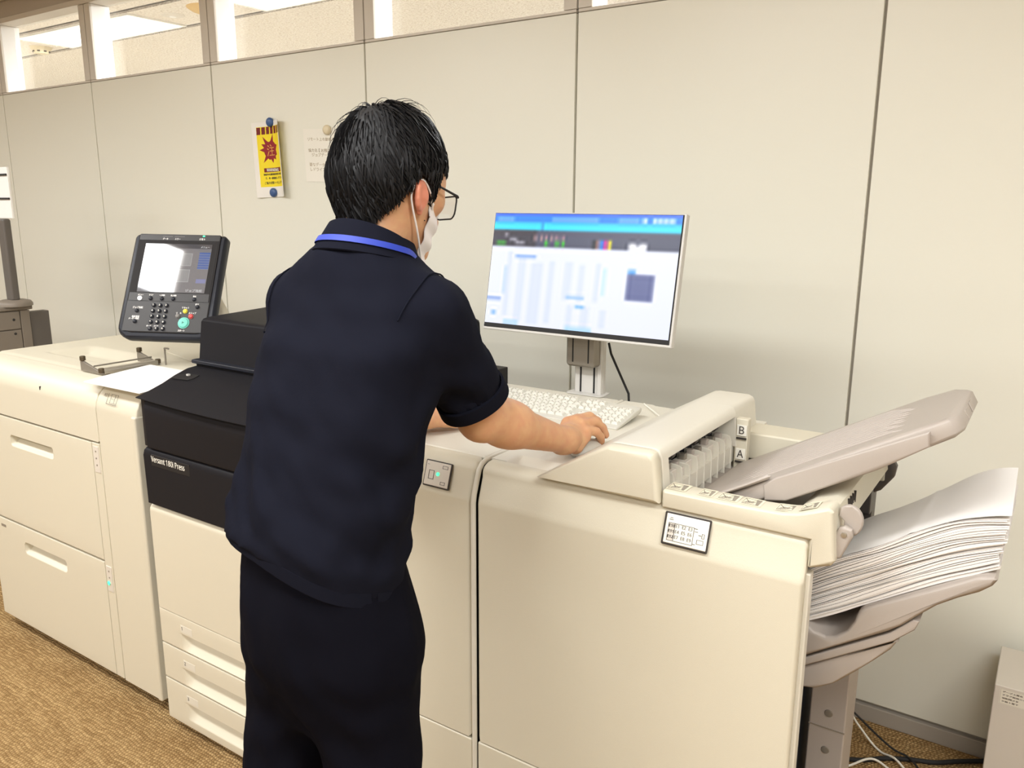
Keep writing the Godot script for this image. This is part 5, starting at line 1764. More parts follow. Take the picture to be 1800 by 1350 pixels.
func make_notices() -> void:
	# warning strip: yellow print with a red burst, on a curling white sheet
	var W := 230
	var H := 400
	var im := Image.create(W, H, false, Image.FORMAT_RGB8)
	im.fill(Color8(244, 240, 232))
	var yel := Color8(250, 226, 40)
	var red := Color8(150, 34, 40)
	var dark := Color8(120, 34, 30)
	im.fill_rect(Rect2i(30, 26, 182, 318), yel)
	var xb := 30
	for k in 7:
		var w = [26, 26, 22, 22, 22, 16, 12][k]
		draw_poly(im, PackedVector2Array([Vector2(xb + 2, 28), Vector2(xb + w + 2, 28), Vector2(xb + w, 66), Vector2(xb, 66)]), dark)
		xb += w + 8
	var burst := PackedVector2Array()
	var reach := [88, 50, 62, 44, 58, 66, 72, 54, 88, 50, 80, 74, 92, 44]
	for k in 28:
		var a := TAU * k / 28 - 1.30
		var r: float = reach[k / 2] if k % 2 == 0 else 50.0
		burst.append(Vector2(122 + cos(a) * r, 150 + sin(a) * r * 0.98))
	draw_poly(im, burst, red)
	draw_glyphs(im, "注", 92, 118, 58, 66, Color8(226, 172, 80), 4.0)
	im.fill_rect(Rect2i(62, 244, 138, 22), dark)
	draw_glyphs(im, "確認今名動確認要協力確認", 56, 272, 11.5, 11, Color8(70, 60, 30), 1.5)
	draw_glyphs(im, "す、今一動確認して下さい", 66, 292, 11, 12, Color8(70, 60, 30), 1.5)
	draw_glyphs(im, "ご協力お願いいたします", 58, 316, 12.5, 14, Color8(70, 60, 30), 1.8)
	var pm := picture_mat("warning print", im, 0.7)
	var t := thing("warning_notice", "yellow warning notice with a red burst, curling off the wall", "notice")
	t.position = Vector3(-2.941, 1.738, WZ + 0.001)
	var m := MB.new()
	var cols := 20
	var rows := 12
	var pt := func(i: int, j: int) -> Vector3:
		var u := float(i) / cols
		var v := float(j) / rows
		var x := lerpf(-0.107, 0.088, u) + 0.012 * (1.0 - v)
		x += lerpf(0.0, 0.006, u) * (1.0 - v)
		var y := lerpf(-0.160, 0.160, v)
		var c := u - 0.55
		return Vector3(x, y + 0.006 * (u - 0.5), 0.002 + 0.030 * pow(maxf(c, 0.0) / 0.45, 2.0) + 0.010 * pow(maxf(-c, 0.0) / 0.55, 2.0))
	for i in cols:
		for j in rows:
			var a: Vector3 = pt.call(i, j)
			var b: Vector3 = pt.call(i + 1, j)
			var c: Vector3 = pt.call(i + 1, j + 1)
			var d: Vector3 = pt.call(i, j + 1)
			var ua := Vector2(float(i) / cols, 1.0 - float(j) / rows)
			var uc := Vector2(float(i + 1) / cols, 1.0 - float(j + 1) / rows)
			m.tri(a, b, c, ua, Vector2(uc.x, ua.y), uc); m.tri(a, c, d, ua, uc, Vector2(ua.x, uc.y))
			var e := Vector3(0, 0, -0.0005)
			m.tri(a + e, c + e, b + e, ua, ua, ua); m.tri(a + e, d + e, c + e, ua, ua, ua)
	put("sheet", m, pm, t)
	letters("WARNING", 0.0125, Transform3D(Basis(Vector3.UP, deg_to_rad(-3.5)), Vector3(0.012, -0.0440, 0.0062)), M["off white"], t, true, "lettering", 1.0)
	# plain typed notice half hidden by the head
	im = Image.create(260, 290, false, Image.FORMAT_RGB8)
	im.fill(Color8(244, 240, 228))
	var soft := Color8(178, 164, 140)
	draw_glyphs(im, "リモート上の動確てしまい", 22, 46, 17, 19, soft, 2.0)
	draw_glyphs(im, "協力名【お願ストアの", 24, 106, 18, 20, Color8(160, 146, 124), 2.0)
	draw_glyphs(im, "るジョブデータを確", 24, 130, 18, 20, soft, 2.0)
	draw_glyphs(im, "要なデータは上の確認", 26, 184, 18, 20, soft, 2.0)
	draw_glyphs(im, "しドライブでの下", 26, 210, 18, 20, soft, 2.0)
	var nm := picture_mat("typed print", im, 0.7)
	var p := thing("typed_notice", "pale typed notice on the wall, half hidden by the person's head", "notice")
	m = MB.new()
	m.picture(Vector3(-2.724, 1.642, WZ + 0.0018), Vector3(-2.470, 1.636, WZ + 0.0018), Vector3(-2.478, 1.846, WZ + 0.0018), Vector3(-2.732, 1.857, WZ + 0.0018))
	put("sheet", m, nm, p)
	var q := [["blue round magnet at the top of the warning notice", Vector3(-2.928, 1.893, WZ + 0.003), "blue magnet", 0.0195], ["blue round magnet at the foot of the warning notice", Vector3(-2.930, 1.5975, WZ + 0.003), "blue magnet", 0.0195], ["cream round magnet on the typed notice", Vector3(-2.583, 1.846, WZ + 0.002), "cream magnet", 0.0195]]
	for r in q:
		var g := thing("magnet", r[0], "magnet", "wall magnets")
		g.position = r[1]
		m = MB.new()
		m.xf = Transform3D(Basis(Vector3.RIGHT, PI / 2), Vector3.ZERO)
		m.lathe([[r[3] * 0.9, 0.0], [r[3], 0.003], [r[3], 0.010], [r[3] * 0.85, 0.014], [r[3] * 0.5, 0.016], [0.0, 0.0165]], 24)
		put("disc", m, M[r[2]], g)


func make_far_machine() -> void:
	# grey cabinet of another machine beyond the feeder, with a column on it
	var t := thing("grey_cabinet", "grey two-drawer machine cabinet beyond the feeder, by the wall", "cabinet")
	var x := -3.90
	boxy("body", Vector3(-4.6, 0.0, -1.835), Vector3(x - 0.006, 1.075, -1.30), M["machine grey"], t, 0.003)
	boxy("top_slab", Vector3(-4.62, 1.076, -1.85), Vector3(x + 0.008, 1.094, -1.28), M["machine grey"], t, 0.004)
	boxy("drawer_front", Vector3(x - 0.005, 0.992, -1.792), Vector3(x + 0.004, 1.072, -1.44), M["machine grey"], t, 0.002)
	boxy("drawer_front", Vector3(x - 0.005, 0.80, -1.792), Vector3(x + 0.004, 0.988, -1.44), M["machine grey"], t, 0.002)
	boxy("end_post", Vector3(x - 0.005, 0.0, -1.835), Vector3(x + 0.006, 1.074, -1.795), M["machine grey"], t, 0.002)
	boxy("side_panel", Vector3(x - 0.05, 0.0, -1.925), Vector3(x - 0.002, 1.062, -1.838), M["machine grey dark"], t, 0.003)
	for y in [1.035, 0.972]:
		var m := MB.new()
		m.xf = Transform3D(Basis(Vector3(0, 0, 1), -PI / 2), Vector3(x + 0.004, y, -1.765))
		m.lathe([[0.006, 0.0], [0.0055, 0.002], [0.0, 0.0024]], 12)
		put("lock", m, M["gap"], t)
	var c := thing("grey_column", "dark grey column on a domed base, standing on the grey cabinet", "column")
	var m := MB.new()
	m.xf = Transform3D(Basis(), Vector3(x - 0.03, 1.0945, -1.790))
	m.lathe([[0.0, 0.0], [0.075, 0.0], [0.075, 0.012], [0.068, 0.022], [0.045, 0.028], [0.0, 0.028]], 28)
	put("base", m, M["machine grey"], c)
	m = MB.new()
	m.xf = Transform3D(Basis(), Vector3(x - 0.025, 1.118, -1.788))
	m.rbox(Vector3(0, 0.181, 0), Vector3(0.058, 0.362, 0.036), 0.010, 2)
	put("shaft", m, M["machine grey dark"], c)
	var s := thing("white_board", "white sheet holder with dark bars above the grey column, at the left edge", "sign")
	boxy("board", Vector3(-4.15, 1.482, -1.795), Vector3(-3.835, 1.70, -1.785), M["frame white"], s, 0.002, 1)
	boxy("bar", Vector3(-4.15, 1.664, -1.784), Vector3(-3.838, 1.672, -1.779), M["gap"], s, 0.0)
	boxy("bar", Vector3(-4.15, 1.563, -1.784), Vector3(-3.836, 1.571, -1.779), M["gap"], s, 0.0)
	boxy("support", Vector3(-4.06, 1.4815, -1.806), Vector3(-3.90, 1.70, -1.796), M["frame white"], s, 0.002, 1)


func make_corner() -> void:
	var b := thing("grey_box", "plain grey box with a white sticker, on the floor at the right edge", "box")
	boxy("case", Vector3(-0.023, 0.0, -2.42), Vector3(0.30, 0.383, -2.20), M["frame grey"], b, 0.003)
	var im := Image.create(160, 96, false, Image.FORMAT_RGB8)
	im.fill(Color8(232, 226, 212))
	draw_frame(im, 2, 2, 156, 92, 2, Color8(200, 194, 180))
	var c := Color8(120, 112, 100)
	draw_glyphs(im, "デーブ上要名", 10, 12, 12, 10, c, 1.5); draw_glyphs(im, "アラド動確ニイ", 10, 32, 12, 10, c, 1.5); draw_glyphs(im, "協認願メタ", 10, 52, 12, 10, c, 1.5); draw_glyphs(im, "ク動ト要下", 10, 72, 12, 10, c, 1.5)
	im.fill_rect(Rect2i(96, 30, 44, 14), Color8(100, 92, 84))
	var m := MB.new()
	m.picture(Vector3(-0.010, 0.335, -2.1995), Vector3(0.080, 0.335, -2.1995), Vector3(0.080, 0.376, -2.1995), Vector3(-0.010, 0.376, -2.1995))
	put("sticker", m, picture_mat("box sticker", im, 0.6), b)
	var defs := [
		["floor_cable", "thick black cable along the floor behind the finisher", "rubber", 0.0065, [Vector3(-0.50, 0.007, -2.20), Vector3(-0.34, 0.007, -2.24), Vector3(-0.26, 0.007, -2.30), Vector3(-0.20, 0.007, -2.335), Vector3(-0.14, 0.007, -2.36), Vector3(-0.09, 0.007, -2.40), Vector3(-0.02, 0.007, -2.45)]],
		["floor_cable", "thin black cable hanging from behind the finisher down to the floor", "rubber", 0.003, [Vector3(-0.46, 0.30, -2.30), Vector3(-0.40, 0.10, -2.38), Vector3(-0.33, 0.05, -2.37), Vector3(-0.25, 0.016, -2.345), Vector3(-0.20, 0.0165, -2.325), Vector3(-0.15, 0.004, -2.27), Vector3(-0.12, 0.004, -2.20)]],
		["floor_cable", "white cable slanting down from behind the finisher", "off white", 0.0032, [Vector3(-0.42, 0.26, -2.36), Vector3(-0.38, 0.09, -2.37), Vector3(-0.33, 0.03, -2.355), Vector3(-0.28, 0.004, -2.33), Vector3(-0.235, 0.018, -2.298), Vector3(-0.19, 0.004, -2.27), Vector3(-0.13, 0.004, -2.24)]],
		["floor_cable", "white cable lying in a long curve on the carpet", "off white", 0.0032, [Vector3(-0.42, 0.004, -2.17), Vector3(-0.35, 0.004, -2.20), Vector3(-0.29, 0.0165, -2.262), Vector3(-0.23, 0.004, -2.255), Vector3(-0.17, 0.004, -2.245), Vector3(-0.14, 0.011, -2.262), Vector3(-0.10, 0.004, -2.27)]],
		["floor_cable", "white cable looping at the lower edge beside the finisher post", "off white", 0.0032, [Vector3(-0.30, 0.004, -2.14), Vector3(-0.285, 0.004, -2.19), Vector3(-0.262, 0.004, -2.215), Vector3(-0.235, 0.004, -2.212), Vector3(-0.21, 0.004, -2.18), Vector3(-0.20, 0.004, -2.12)]]]
	for d in defs:
		var t := thing(d[0], d[1], "cable", "cables behind the finisher")
		var cv := Curve3D.new()
		var p: Array = d[4]
		for k in p.size():
			var tn: Vector3 = (p[mini(k + 1, p.size() - 1)] - p[maxi(k - 1, 0)]) / 6.0
			cv.add_point(p[k], -tn, tn)
		var pts := []
		for k in 41:
			pts.append(cv.sample_baked(cv.get_baked_length() * k / 40.0, true))
		m = MB.new()
		m.tube(pts, d[3], 8)
		put("wire", m, M[d[2]], t)


# ---------------------------------------------------------------- the person
func head_frame() -> Transform3D:  # origin between the ears, x to the person's right, y up the skull, z to the back
	return Transform3D(Basis(Vector3.UP, deg_to_rad(-4)) * Basis(Vector3.RIGHT, deg_to_rad(-13)), Vector3(-0.936, 1.563, -1.020))


func hairline(p: Vector3) -> float:  # positive below the hair's edge; p in the head's frame
	var edge: float
	if p.z < -0.045:
		edge = 0.050
	elif p.z < -0.012:
		edge = lerpf(0.050, -0.002, smoothstep(-0.045, -0.034, p.z)) + (0.03 * smoothstep(-0.024, -0.012, p.z))
	elif p.z < 0.012:
		edge = lerpf(0.028, 0.030, (p.z + 0.012) / 0.024)
	elif p.z < 0.055:
		edge = lerpf(0.030, -0.050, smoothstep(0.008, 0.060, p.z))
	else:
		edge = -0.060 - 0.008 * absf(p.x) / 0.05
	if absf(p.x) < 0.045 and p.z < -0.04:
		edge = 0.055
	return edge - p.y


func make_person() -> void:
	var t := thing("person", "standing person in a navy polo shirt using the mouse, face mask and glasses on", "person")
	var H := head_frame()
	var sk := Pelt.new()
	# head and neck
	var f := Field.new(Vector3(-1.045, 1.375, -1.165), Vector3(-0.83, 1.735, -0.885), 0.004)
	f.ell(H * Vector3(0, 0.046, 0.006), Vector3(0.074, 0.092, 0.094), H.basis)
	f.cone(H * Vector3(0, 0.03, -0.045), H * Vector3(0, -0.072, -0.058), 0.058, 0.026, 0.03)
	for s in [-1.0, 1.0]:
		f.cone(H * Vector3(s * 0.050, -0.015, -0.008), H * Vector3(s * 0.022, -0.078, -0.062), 0.020, 0.018, 0.03)
		f.ell(H * Vector3(s * 0.034, 0.004, -0.068), Vector3(0.024, 0.018, 0.018), H.basis, 0.02)
	f.cone(H * Vector3(0, 0.014, -0.094), H * Vector3(0, -0.020, -0.110), 0.009, 0.013, 0.012)
	f.ell(H * Vector3(0, -0.046, -0.088), Vector3(0.022, 0.008, 0.012), H.basis, 0.008)
	for s in [-1.0, 1.0]:
		f.carve_cone(H * Vector3(s * 0.032, 0.016, -0.108), H * Vector3(s * 0.032, 0.014, -0.098), 0.013, 0.012)
		f.ell(H * Vector3(s * 0.032, 0.014, -0.084), Vector3(0.0125, 0.0115, 0.0125), H.basis, 0.004)
	f.cone(H * Vector3(0, -0.03, 0.018), Vector3(-0.936, 1.40, -0.955), 0.054, 0.062, 0.03)
	f.net(sk, null, 2)
	# trunk and legs under the clothes
	f = Field.new(Vector3(-1.20, 0.0, -1.12), Vector3(-0.64, 1.50, -0.66), 0.02)
	f.column([[0.85, -0.928, -0.838, 0.105, 0.080], [1.05, -0.940, -0.842, 0.105, 0.080], [1.25, -0.94, -0.902, 0.122, 0.085], [1.40, -0.937, -0.95, 0.120, 0.070], [1.45, -0.936, -0.96, 0.06, 0.055]], 0.03)
	f.cone(Vector3(-0.852, 0.86, -0.846), Vector3(-0.836, 0.50, -0.836), 0.056, 0.05, 0.04)
	f.cone(Vector3(-0.838, 0.50, -0.834), Vector3(-0.835, 0.06, -0.805), 0.05, 0.036, 0.03)
	f.cone(Vector3(-0.990, 0.86, -0.836), Vector3(-1.030, 0.50, -0.802), 0.056, 0.048, 0.04)
	f.cone(Vector3(-1.034, 0.50, -0.802), Vector3(-1.050, 0.06, -0.770), 0.05, 0.036, 0.03)
	f.net(sk)
	# right arm to the mouse
	var S := Vector3(-0.820, 1.378, -0.985)
	var E := Vector3(-0.828, 1.186, -1.128)
	var W := Vector3(-0.802, 1.084, -1.378)
	f = Field.new(Vector3(-0.90, 1.01, -1.42), Vector3(-0.70, 1.46, -0.91), 0.0055)
	f.cone(S, E, 0.052, 0.042, 0.02)
	f.cone(S.lerp(E, 0.35) + Vector3(0.004, 0.0, -0.012), S.lerp(E, 0.8), 0.042, 0.036, 0.02)
	f.cone(E, E.lerp(W, 0.32), 0.043, 0.043, 0.02)
	f.cone(E.lerp(W, 0.25) + Vector3(0.004, -0.004, 0), W, 0.042, 0.0265, 0.02)
	f.cone(E + Vector3(0.008, -0.018, 0.018), E + Vector3(0.006, -0.022, 0.004), 0.019, 0.019, 0.02)
	f.cone(W + Vector3(0.016, 0.012, 0.018), W + Vector3(0.016, 0.011, 0.008), 0.009, 0.009, 0.012)
	f.cone(W, W + Vector3(0.0, -0.004, -0.03), 0.0262, 0.0265, 0.02)
	f.net(sk, null, 5)
	hand(sk, W, [
		[Vector3(-0.835, 1.102, -1.446), Vector3(-0.832, 1.101, -1.486), Vector3(-0.828, 1.090, -1.508), Vector3(-0.824, 1.076, -1.524)],
		[Vector3(-0.817, 1.107, -1.452), Vector3(-0.810, 1.106, -1.496), Vector3(-0.804, 1.092, -1.520), Vector3(-0.800, 1.076, -1.533)],
		[Vector3(-0.800, 1.103, -1.448), Vector3(-0.790, 1.100, -1.487), Vector3(-0.783, 1.084, -1.506), Vector3(-0.779, 1.067, -1.514)],
		[Vector3(-0.786, 1.093, -1.438), Vector3(-0.777, 1.086, -1.466), Vector3(-0.774, 1.071, -1.482), Vector3(-0.776, 1.058, -1.490)]],
		[Vector3(-0.826, 1.078, -1.398), Vector3(-0.846, 1.070, -1.432), Vector3(-0.848, 1.062, -1.464), Vector3(-0.842, 1.056, -1.488)], Vector3(-0.792, 1.066, -1.408))
	# left arm to the machine top
	var S2 := Vector3(-1.058, 1.386, -0.948)
	var E2 := Vector3(-1.165, 1.180, -1.125)
	var W2 := Vector3(-1.185, 1.080, -1.355)
	f = Field.new(Vector3(-1.29, 1.01, -1.40), Vector3(-1.02, 1.47, -0.88), 0.008)
	f.cone(S2, E2, 0.052, 0.042, 0.02)
	f.cone(E2, E2.lerp(W2, 0.3), 0.043, 0.043, 0.02)
	f.cone(E2.lerp(W2, 0.25), W2, 0.042, 0.0265, 0.02)
	f.cone(W2, W2 + Vector3(0.0, -0.004, -0.03), 0.0262, 0.0265, 0.02)
	f.net(sk)
	hand(sk, W2, [
		[Vector3(-1.152, 1.084, -1.424), Vector3(-1.146, 1.083, -1.466), Vector3(-1.144, 1.066, -1.490), Vector3(-1.144, 1.048, -1.500)],
		[Vector3(-1.170, 1.088, -1.430), Vector3(-1.167, 1.088, -1.475), Vector3(-1.166, 1.070, -1.502), Vector3(-1.166, 1.048, -1.512)],
		[Vector3(-1.188, 1.085, -1.426), Vector3(-1.190, 1.084, -1.468), Vector3(-1.191, 1.066, -1.492), Vector3(-1.191, 1.048, -1.502)],
		[Vector3(-1.204, 1.078, -1.416), Vector3(-1.210, 1.076, -1.450), Vector3(-1.212, 1.062, -1.468), Vector3(-1.212, 1.048, -1.478)]],
		[Vector3(-1.160, 1.070, -1.378), Vector3(-1.140, 1.062, -1.408), Vector3(-1.130, 1.054, -1.436), Vector3(-1.128, 1.048, -1.458)], Vector3(-1.196, 1.060, -1.385))
	put("body", sk.mesh(), M["skin"], t)
	make_ears(t, H)
	make_hair(t, H)
	make_face_things(t, H)
	make_clothes(t, S, E, S2, E2)


func hand(sk: Pelt, w: Vector3, fingers: Array, thumb: Array, heel: Vector3) -> void:
	var lo := w
	var hi := w
	for g in fingers + [thumb]:
		for p in g:
			lo = lo.min(p); hi = hi.max(p)
	var f := Field.new(lo - Vector3(0.03, 0.035, 0.03), hi + Vector3(0.03, 0.03, 0.03), 0.003)
	f.cone(w + Vector3(0, -0.002, 0.012), w + (fingers[1][0] - w) * 0.3, 0.0255, 0.022, 0.012)
	var rk := [0.0118, 0.0122, 0.0114, 0.0104]
	for k in 4:
		var g: Array = fingers[k]
		f.cone(w + (g[0] - w) * 0.25 + Vector3(0, -0.006, 0), g[0] + Vector3(0, -0.007, 0.004), 0.0155, rk[k] + 0.0015, 0.014)
	f.cone(heel, fingers[3][0] + Vector3(0.0, -0.014, 0.01), 0.0165, 0.012, 0.014)
	f.cone(w + (thumb[0] - w) * 0.3, thumb[0], 0.017, 0.0165, 0.014)
	f.cone(thumb[0], fingers[0][0] + Vector3(0, -0.016, 0.012), 0.015, 0.010, 0.012)
	for k in 4:
		var g: Array = fingers[k]
		var r: float = rk[k] - 0.0008
		f.cone(g[0], g[1], r + 0.0012, r, 0.005)
		f.cone(g[1], g[2], r, r - 0.0012, 0.003)
		f.cone(g[2], g[3], r - 0.0012, r - 0.0024, 0.003)
	f.cone(thumb[0], thumb[1], 0.0150, 0.0112, 0.008)
	f.cone(thumb[1], thumb[2], 0.0108, 0.0095, 0.004)
	f.cone(thumb[2], thumb[3], 0.0095, 0.0075, 0.003)
	f.net(sk, null, 1)


func make_ears(t: Node3D, H: Transform3D) -> void:
	for s in [1.0, -1.0]:
		var sk := Pelt.new()
		var c: Vector3 = H * Vector3(s * 0.076, 0.0, 0.004)
		var f := Field.new(c - Vector3(0.04, 0.05, 0.045), c + Vector3(0.04, 0.05, 0.045), 0.0025)
		var rim := []
		for k in 12:
			var a := deg_to_rad(lerpf(-70, 215, k / 11.0))
			var q := Vector3(s * (0.0775 + 0.007 * maxf(0.0, cos(a)) + 0.002), -0.001 + 0.0195 * sin(a) * (1.0 if sin(a) > 0 else 1.1), 0.006 + 0.012 * cos(a) + 0.003 * sin(a))
			rim.append(H * q)
		for k in 11:
			f.cone(rim[k], rim[k + 1], 0.0040, 0.0040, 0.004)
		f.ell(H * Vector3(s * 0.0775, 0.002, 0.004), Vector3(0.0035, 0.018, 0.010), H.basis * Basis(Vector3.UP, s * 0.35), 0.008)
		f.cone(H * Vector3(s * 0.076, -0.019, -0.001), H * Vector3(s * 0.0755, -0.026, -0.002), 0.0058, 0.0050, 0.006)
		f.cone(H * Vector3(s * 0.066, 0.0, -0.004), H * Vector3(s * 0.073, 0.0, 0.0), 0.018, 0.012, 0.008)
		f.net(sk, null, 1)
		put("ear", sk.mesh(), M["ear skin"], t)


func make_hair(t: Node3D, H: Transform3D) -> void:
	var c := Vector3(0, 0.045, 0.003)
	var R := Vector3(0.086, 0.102, 0.097)
	var sk := Pelt.new()
	var f := Field.new(Vector3(-1.055, 1.46, -1.16), Vector3(-0.82, 1.745, -0.885), 0.0045)
	f.ell(H * c, R, H.basis)
	f.cone(H * Vector3(-0.022, 0.01, 0.032), H * Vector3(-0.014, -0.055, 0.026), 0.054, 0.040, 0.03)
	f.cone(H * Vector3(0.024, 0.01, 0.034), H * Vector3(0.018, -0.055, 0.028), 0.054, 0.040, 0.03)
	var inv := H.affine_inverse()
	var onto := func(dir: Vector3) -> Vector3:  # where a ray from the middle of the head leaves the hair mass
		var a := 0.05
		var b := 0.15
		for k in 9:
			var mid := (a + b) * 0.5
			if f.at(H * (c + dir * mid)) < 0.0:
				a = mid
			else:
				b = mid
		return c + dir * a
	# locks combed down from the crown
	var m := MB.new()
	m.xf = H
	var pole := Vector3(-0.10, 0.86, 0.50).normalized()
	var side := pole.cross(Vector3(0, 0, -1)).normalized()
	var fwd := side.cross(pole).normalized()
	for k in 2600:
		var ph := rng.randf() * TAU
		var th := acos(lerpf(1.0, -0.72, pow(rng.randf(), 0.80)))
		var ln := rng.randf_range(0.35, 0.75) * (1.0 - 0.5 * smoothstep(1.0, 2.0, th))
		var lift := rng.randf_range(0.0, 0.0035) + (0.004 if rng.randf() < 0.08 and th < 0.8 else 0.0)
		var wid := rng.randf_range(0.0009, 0.0021)
		var pts := []
		var rad := []
		var drift := rng.randf_range(-0.25, 0.25)
		for i in 7:
			var a := th + ln * i / 6.0
			var b := ph + drift * i / 6.0 * (0.4 + 0.6 * sin(a))
			var dir := pole * cos(a) + (side * cos(b) + fwd * sin(b)) * sin(a)
			var p: Vector3 = onto.call(Vector3(dir.x * R.x, dir.y * R.y, dir.z * R.z).normalized())
			p += dir * (lift * sin(PI * minf(1.0, i / 6.0 + 0.15)) + 0.0008 - (0.003 if i == 0 else 0.0))
			if hairline(p) > rng.randf_range(0.0, 0.010):
				break
			pts.append(p)
			rad.append(wid * (1.0 - 0.75 * pow(i / 6.0, 2.0)))
		if pts.size() >= 3:
			rad[-1] *= 0.25
			m.tube(pts, rad, 3)
	# wisps standing off the crown
	for k in 34:
		var ph := rng.randf() * TAU
		var th := rng.randf_range(0.05, 0.75)
		var pts := []
		var rad := []
		for i in 6:
			var a := th + 0.10 * i
			var dir := pole * cos(a) + (side * cos(ph) + fwd * sin(ph)) * sin(a)
			var p := c + Vector3(dir.x * R.x, dir.y * R.y, dir.z * R.z) + dir * (0.013 * sin(PI * i / 6.5))
			pts.append(p)
			rad.append(0.00075 * (1.0 - 0.8 * i / 5.0))
		m.tube(pts, rad, 3)
	f.trim(func(p: Vector3) -> float: return hairline(inv * p) * 0.8)
	f.net(sk, null, 1)
	var cap := put("hair", sk.mesh(), M["hair root"], t)
	put("locks", m.mesh(80.0), M["hair"], cap)


func make_face_things(t: Node3D, H: Transform3D) -> void:
	# pleated mask over nose and mouth
	var face := func(a: float, v: float) -> Vector3:  # a sideways angle, v from the chin (0) to the nose (1)
		var y := lerpf(-0.116, -0.006, v)
		var rx := lerpf(0.052, 0.069, smoothstep(0.0, 0.7, v))
		var nose := 0.026 * exp(-pow(a / 0.42, 2.0)) * smoothstep(0.25, 0.9, v)
		var rz := lerpf(0.090, 0.092, v) + nose
		if v < 0.12:
			rz -= 0.03 * (0.12 - v) / 0.12
		var pl := 0.0022 * sin(v * TAU * 3.0)
		return Vector3(sin(a) * (rx + pl), y + 0.010 * (1.0 - cos(a)), -cos(a) * (rz + pl) * 0.98 - 0.004)
	var m := MB.new()
	m.xf = H
	var rows := []
	var inn := []
	for j in 25:
		var row := []
		var rw := []
		for i in 29:
			var a := deg_to_rad(lerpf(-70, 70, i / 28.0))
			var p: Vector3 = face.call(a, j / 24.0)
			row.append(p); rw.append(p * Vector3(0.985, 1, 0.985))
		rows.append(row)
		rw.reverse()
		inn.append(rw)
	m.shell(rows); m.shell(inn)
	var mk := put("face_mask", m, M["mask white"], t)
	for s in [1.0, -1.0]:
		m = MB.new()
		m.xf = H
		var e = deg_to_rad(61) * s
		var p0: Vector3 = face.call(e, 0.14)
		var p1: Vector3 = face.call(e, 0.90)
		var pts := [p1 + Vector3(s * 0.001, 0, 0.0), p1.lerp(Vector3(s * 0.078, 0.016, -0.010), 0.5) + Vector3(s * 0.005, 0, 0), Vector3(s * 0.080, 0.019, -0.006), Vector3(s * 0.0815, 0.0235, 0.008), Vector3(s * 0.0795, 0.014, 0.019), Vector3(s * 0.077, -0.003, 0.0220), Vector3(s * 0.0755, -0.022, 0.014), p0.lerp(Vector3(s * 0.0745, -0.03, 0.012), 0.55) + Vector3(s * 0.004, 0, 0), p0 + Vector3(s * 0.001, 0, 0)]
		var cv := Curve3D.new()
		for k in pts.size():
			var tn: Vector3 = (pts[mini(k + 1, pts.size() - 1)] - pts[maxi(k - 1, 0)]) / 6.0
			cv.add_point(pts[k], -tn, tn)
		var smp := []
		for k in 33:
			smp.append(cv.sample_baked(cv.get_baked_length() * k / 32.0, true))
		m.tube(smp, 0.0016, 8)
		put("ear_loop", m, M["elastic"], mk)
	# glasses
	var g := Node3D.new()
	g.name = "glasses"
	t.add_child(g)
	for s in [1.0, -1.0]:
		m = MB.new()
		m.xf = H
		m.tube([Vector3(s * 0.0735, 0.014, 0.010), Vector3(s * 0.0770, 0.024, -0.004), Vector3(s * 0.0755, 0.024, -0.045), Vector3(s * 0.0735, 0.020, -0.086), Vector3(s * 0.070, 0.0195, -0.092)], [0.0014, 0.0017, 0.0018, 0.0022, 0.0022], 8)
		put("temple_arm", m, M["rubber"], g)
		m = MB.new()
		m.xf = H
		var loop := []
		var ring := rounded(0.010, -0.016, 0.068, 0.022, [0.013, 0.013, 0.009, 0.009], 4)
		for p in ring:
			loop.append(Vector3(s * p.x, p.y, -0.106 + 0.015 * pow(p.x / 0.07, 2.0)))
		loop.append(loop[0]); loop.append(loop[1])
		m.tube(loop, 0.0014, 6)
		put("rim", m, M["rubber"], g)
		m = MB.new()
		m.xf = H * Transform3D(Basis(Vector3.UP, s * -0.19), Vector3(s * 0.0390, 0.003, -0.1005))
		m.extr(rounded(-0.028, -0.0185, 0.028, 0.0185, [0.012, 0.012, 0.009, 0.009], 4), -0.0006, 0.0006)
		put("lens", m, M["spectacle lens"], g)
	m = MB.new()
	m.xf = H
	m.tube([Vector3(-0.011, 0.012, -0.1055), Vector3(0, 0.015, -0.108), Vector3(0.011, 0.012, -0.1055)], 0.0014, 6)
	put("bridge", m, M["rubber"], g)
	# two small moles on the cheek
	for p in [Vector3(0.0675, -0.034, -0.024), Vector3(0.0672, -0.026, -0.034)]:
		m = MB.new()
		m.xf = H
		m.rbox(p, Vector3(0.002, 0.0022, 0.0022), 0.0009, 2)
		put("mole", m, M["dark screw"], t)


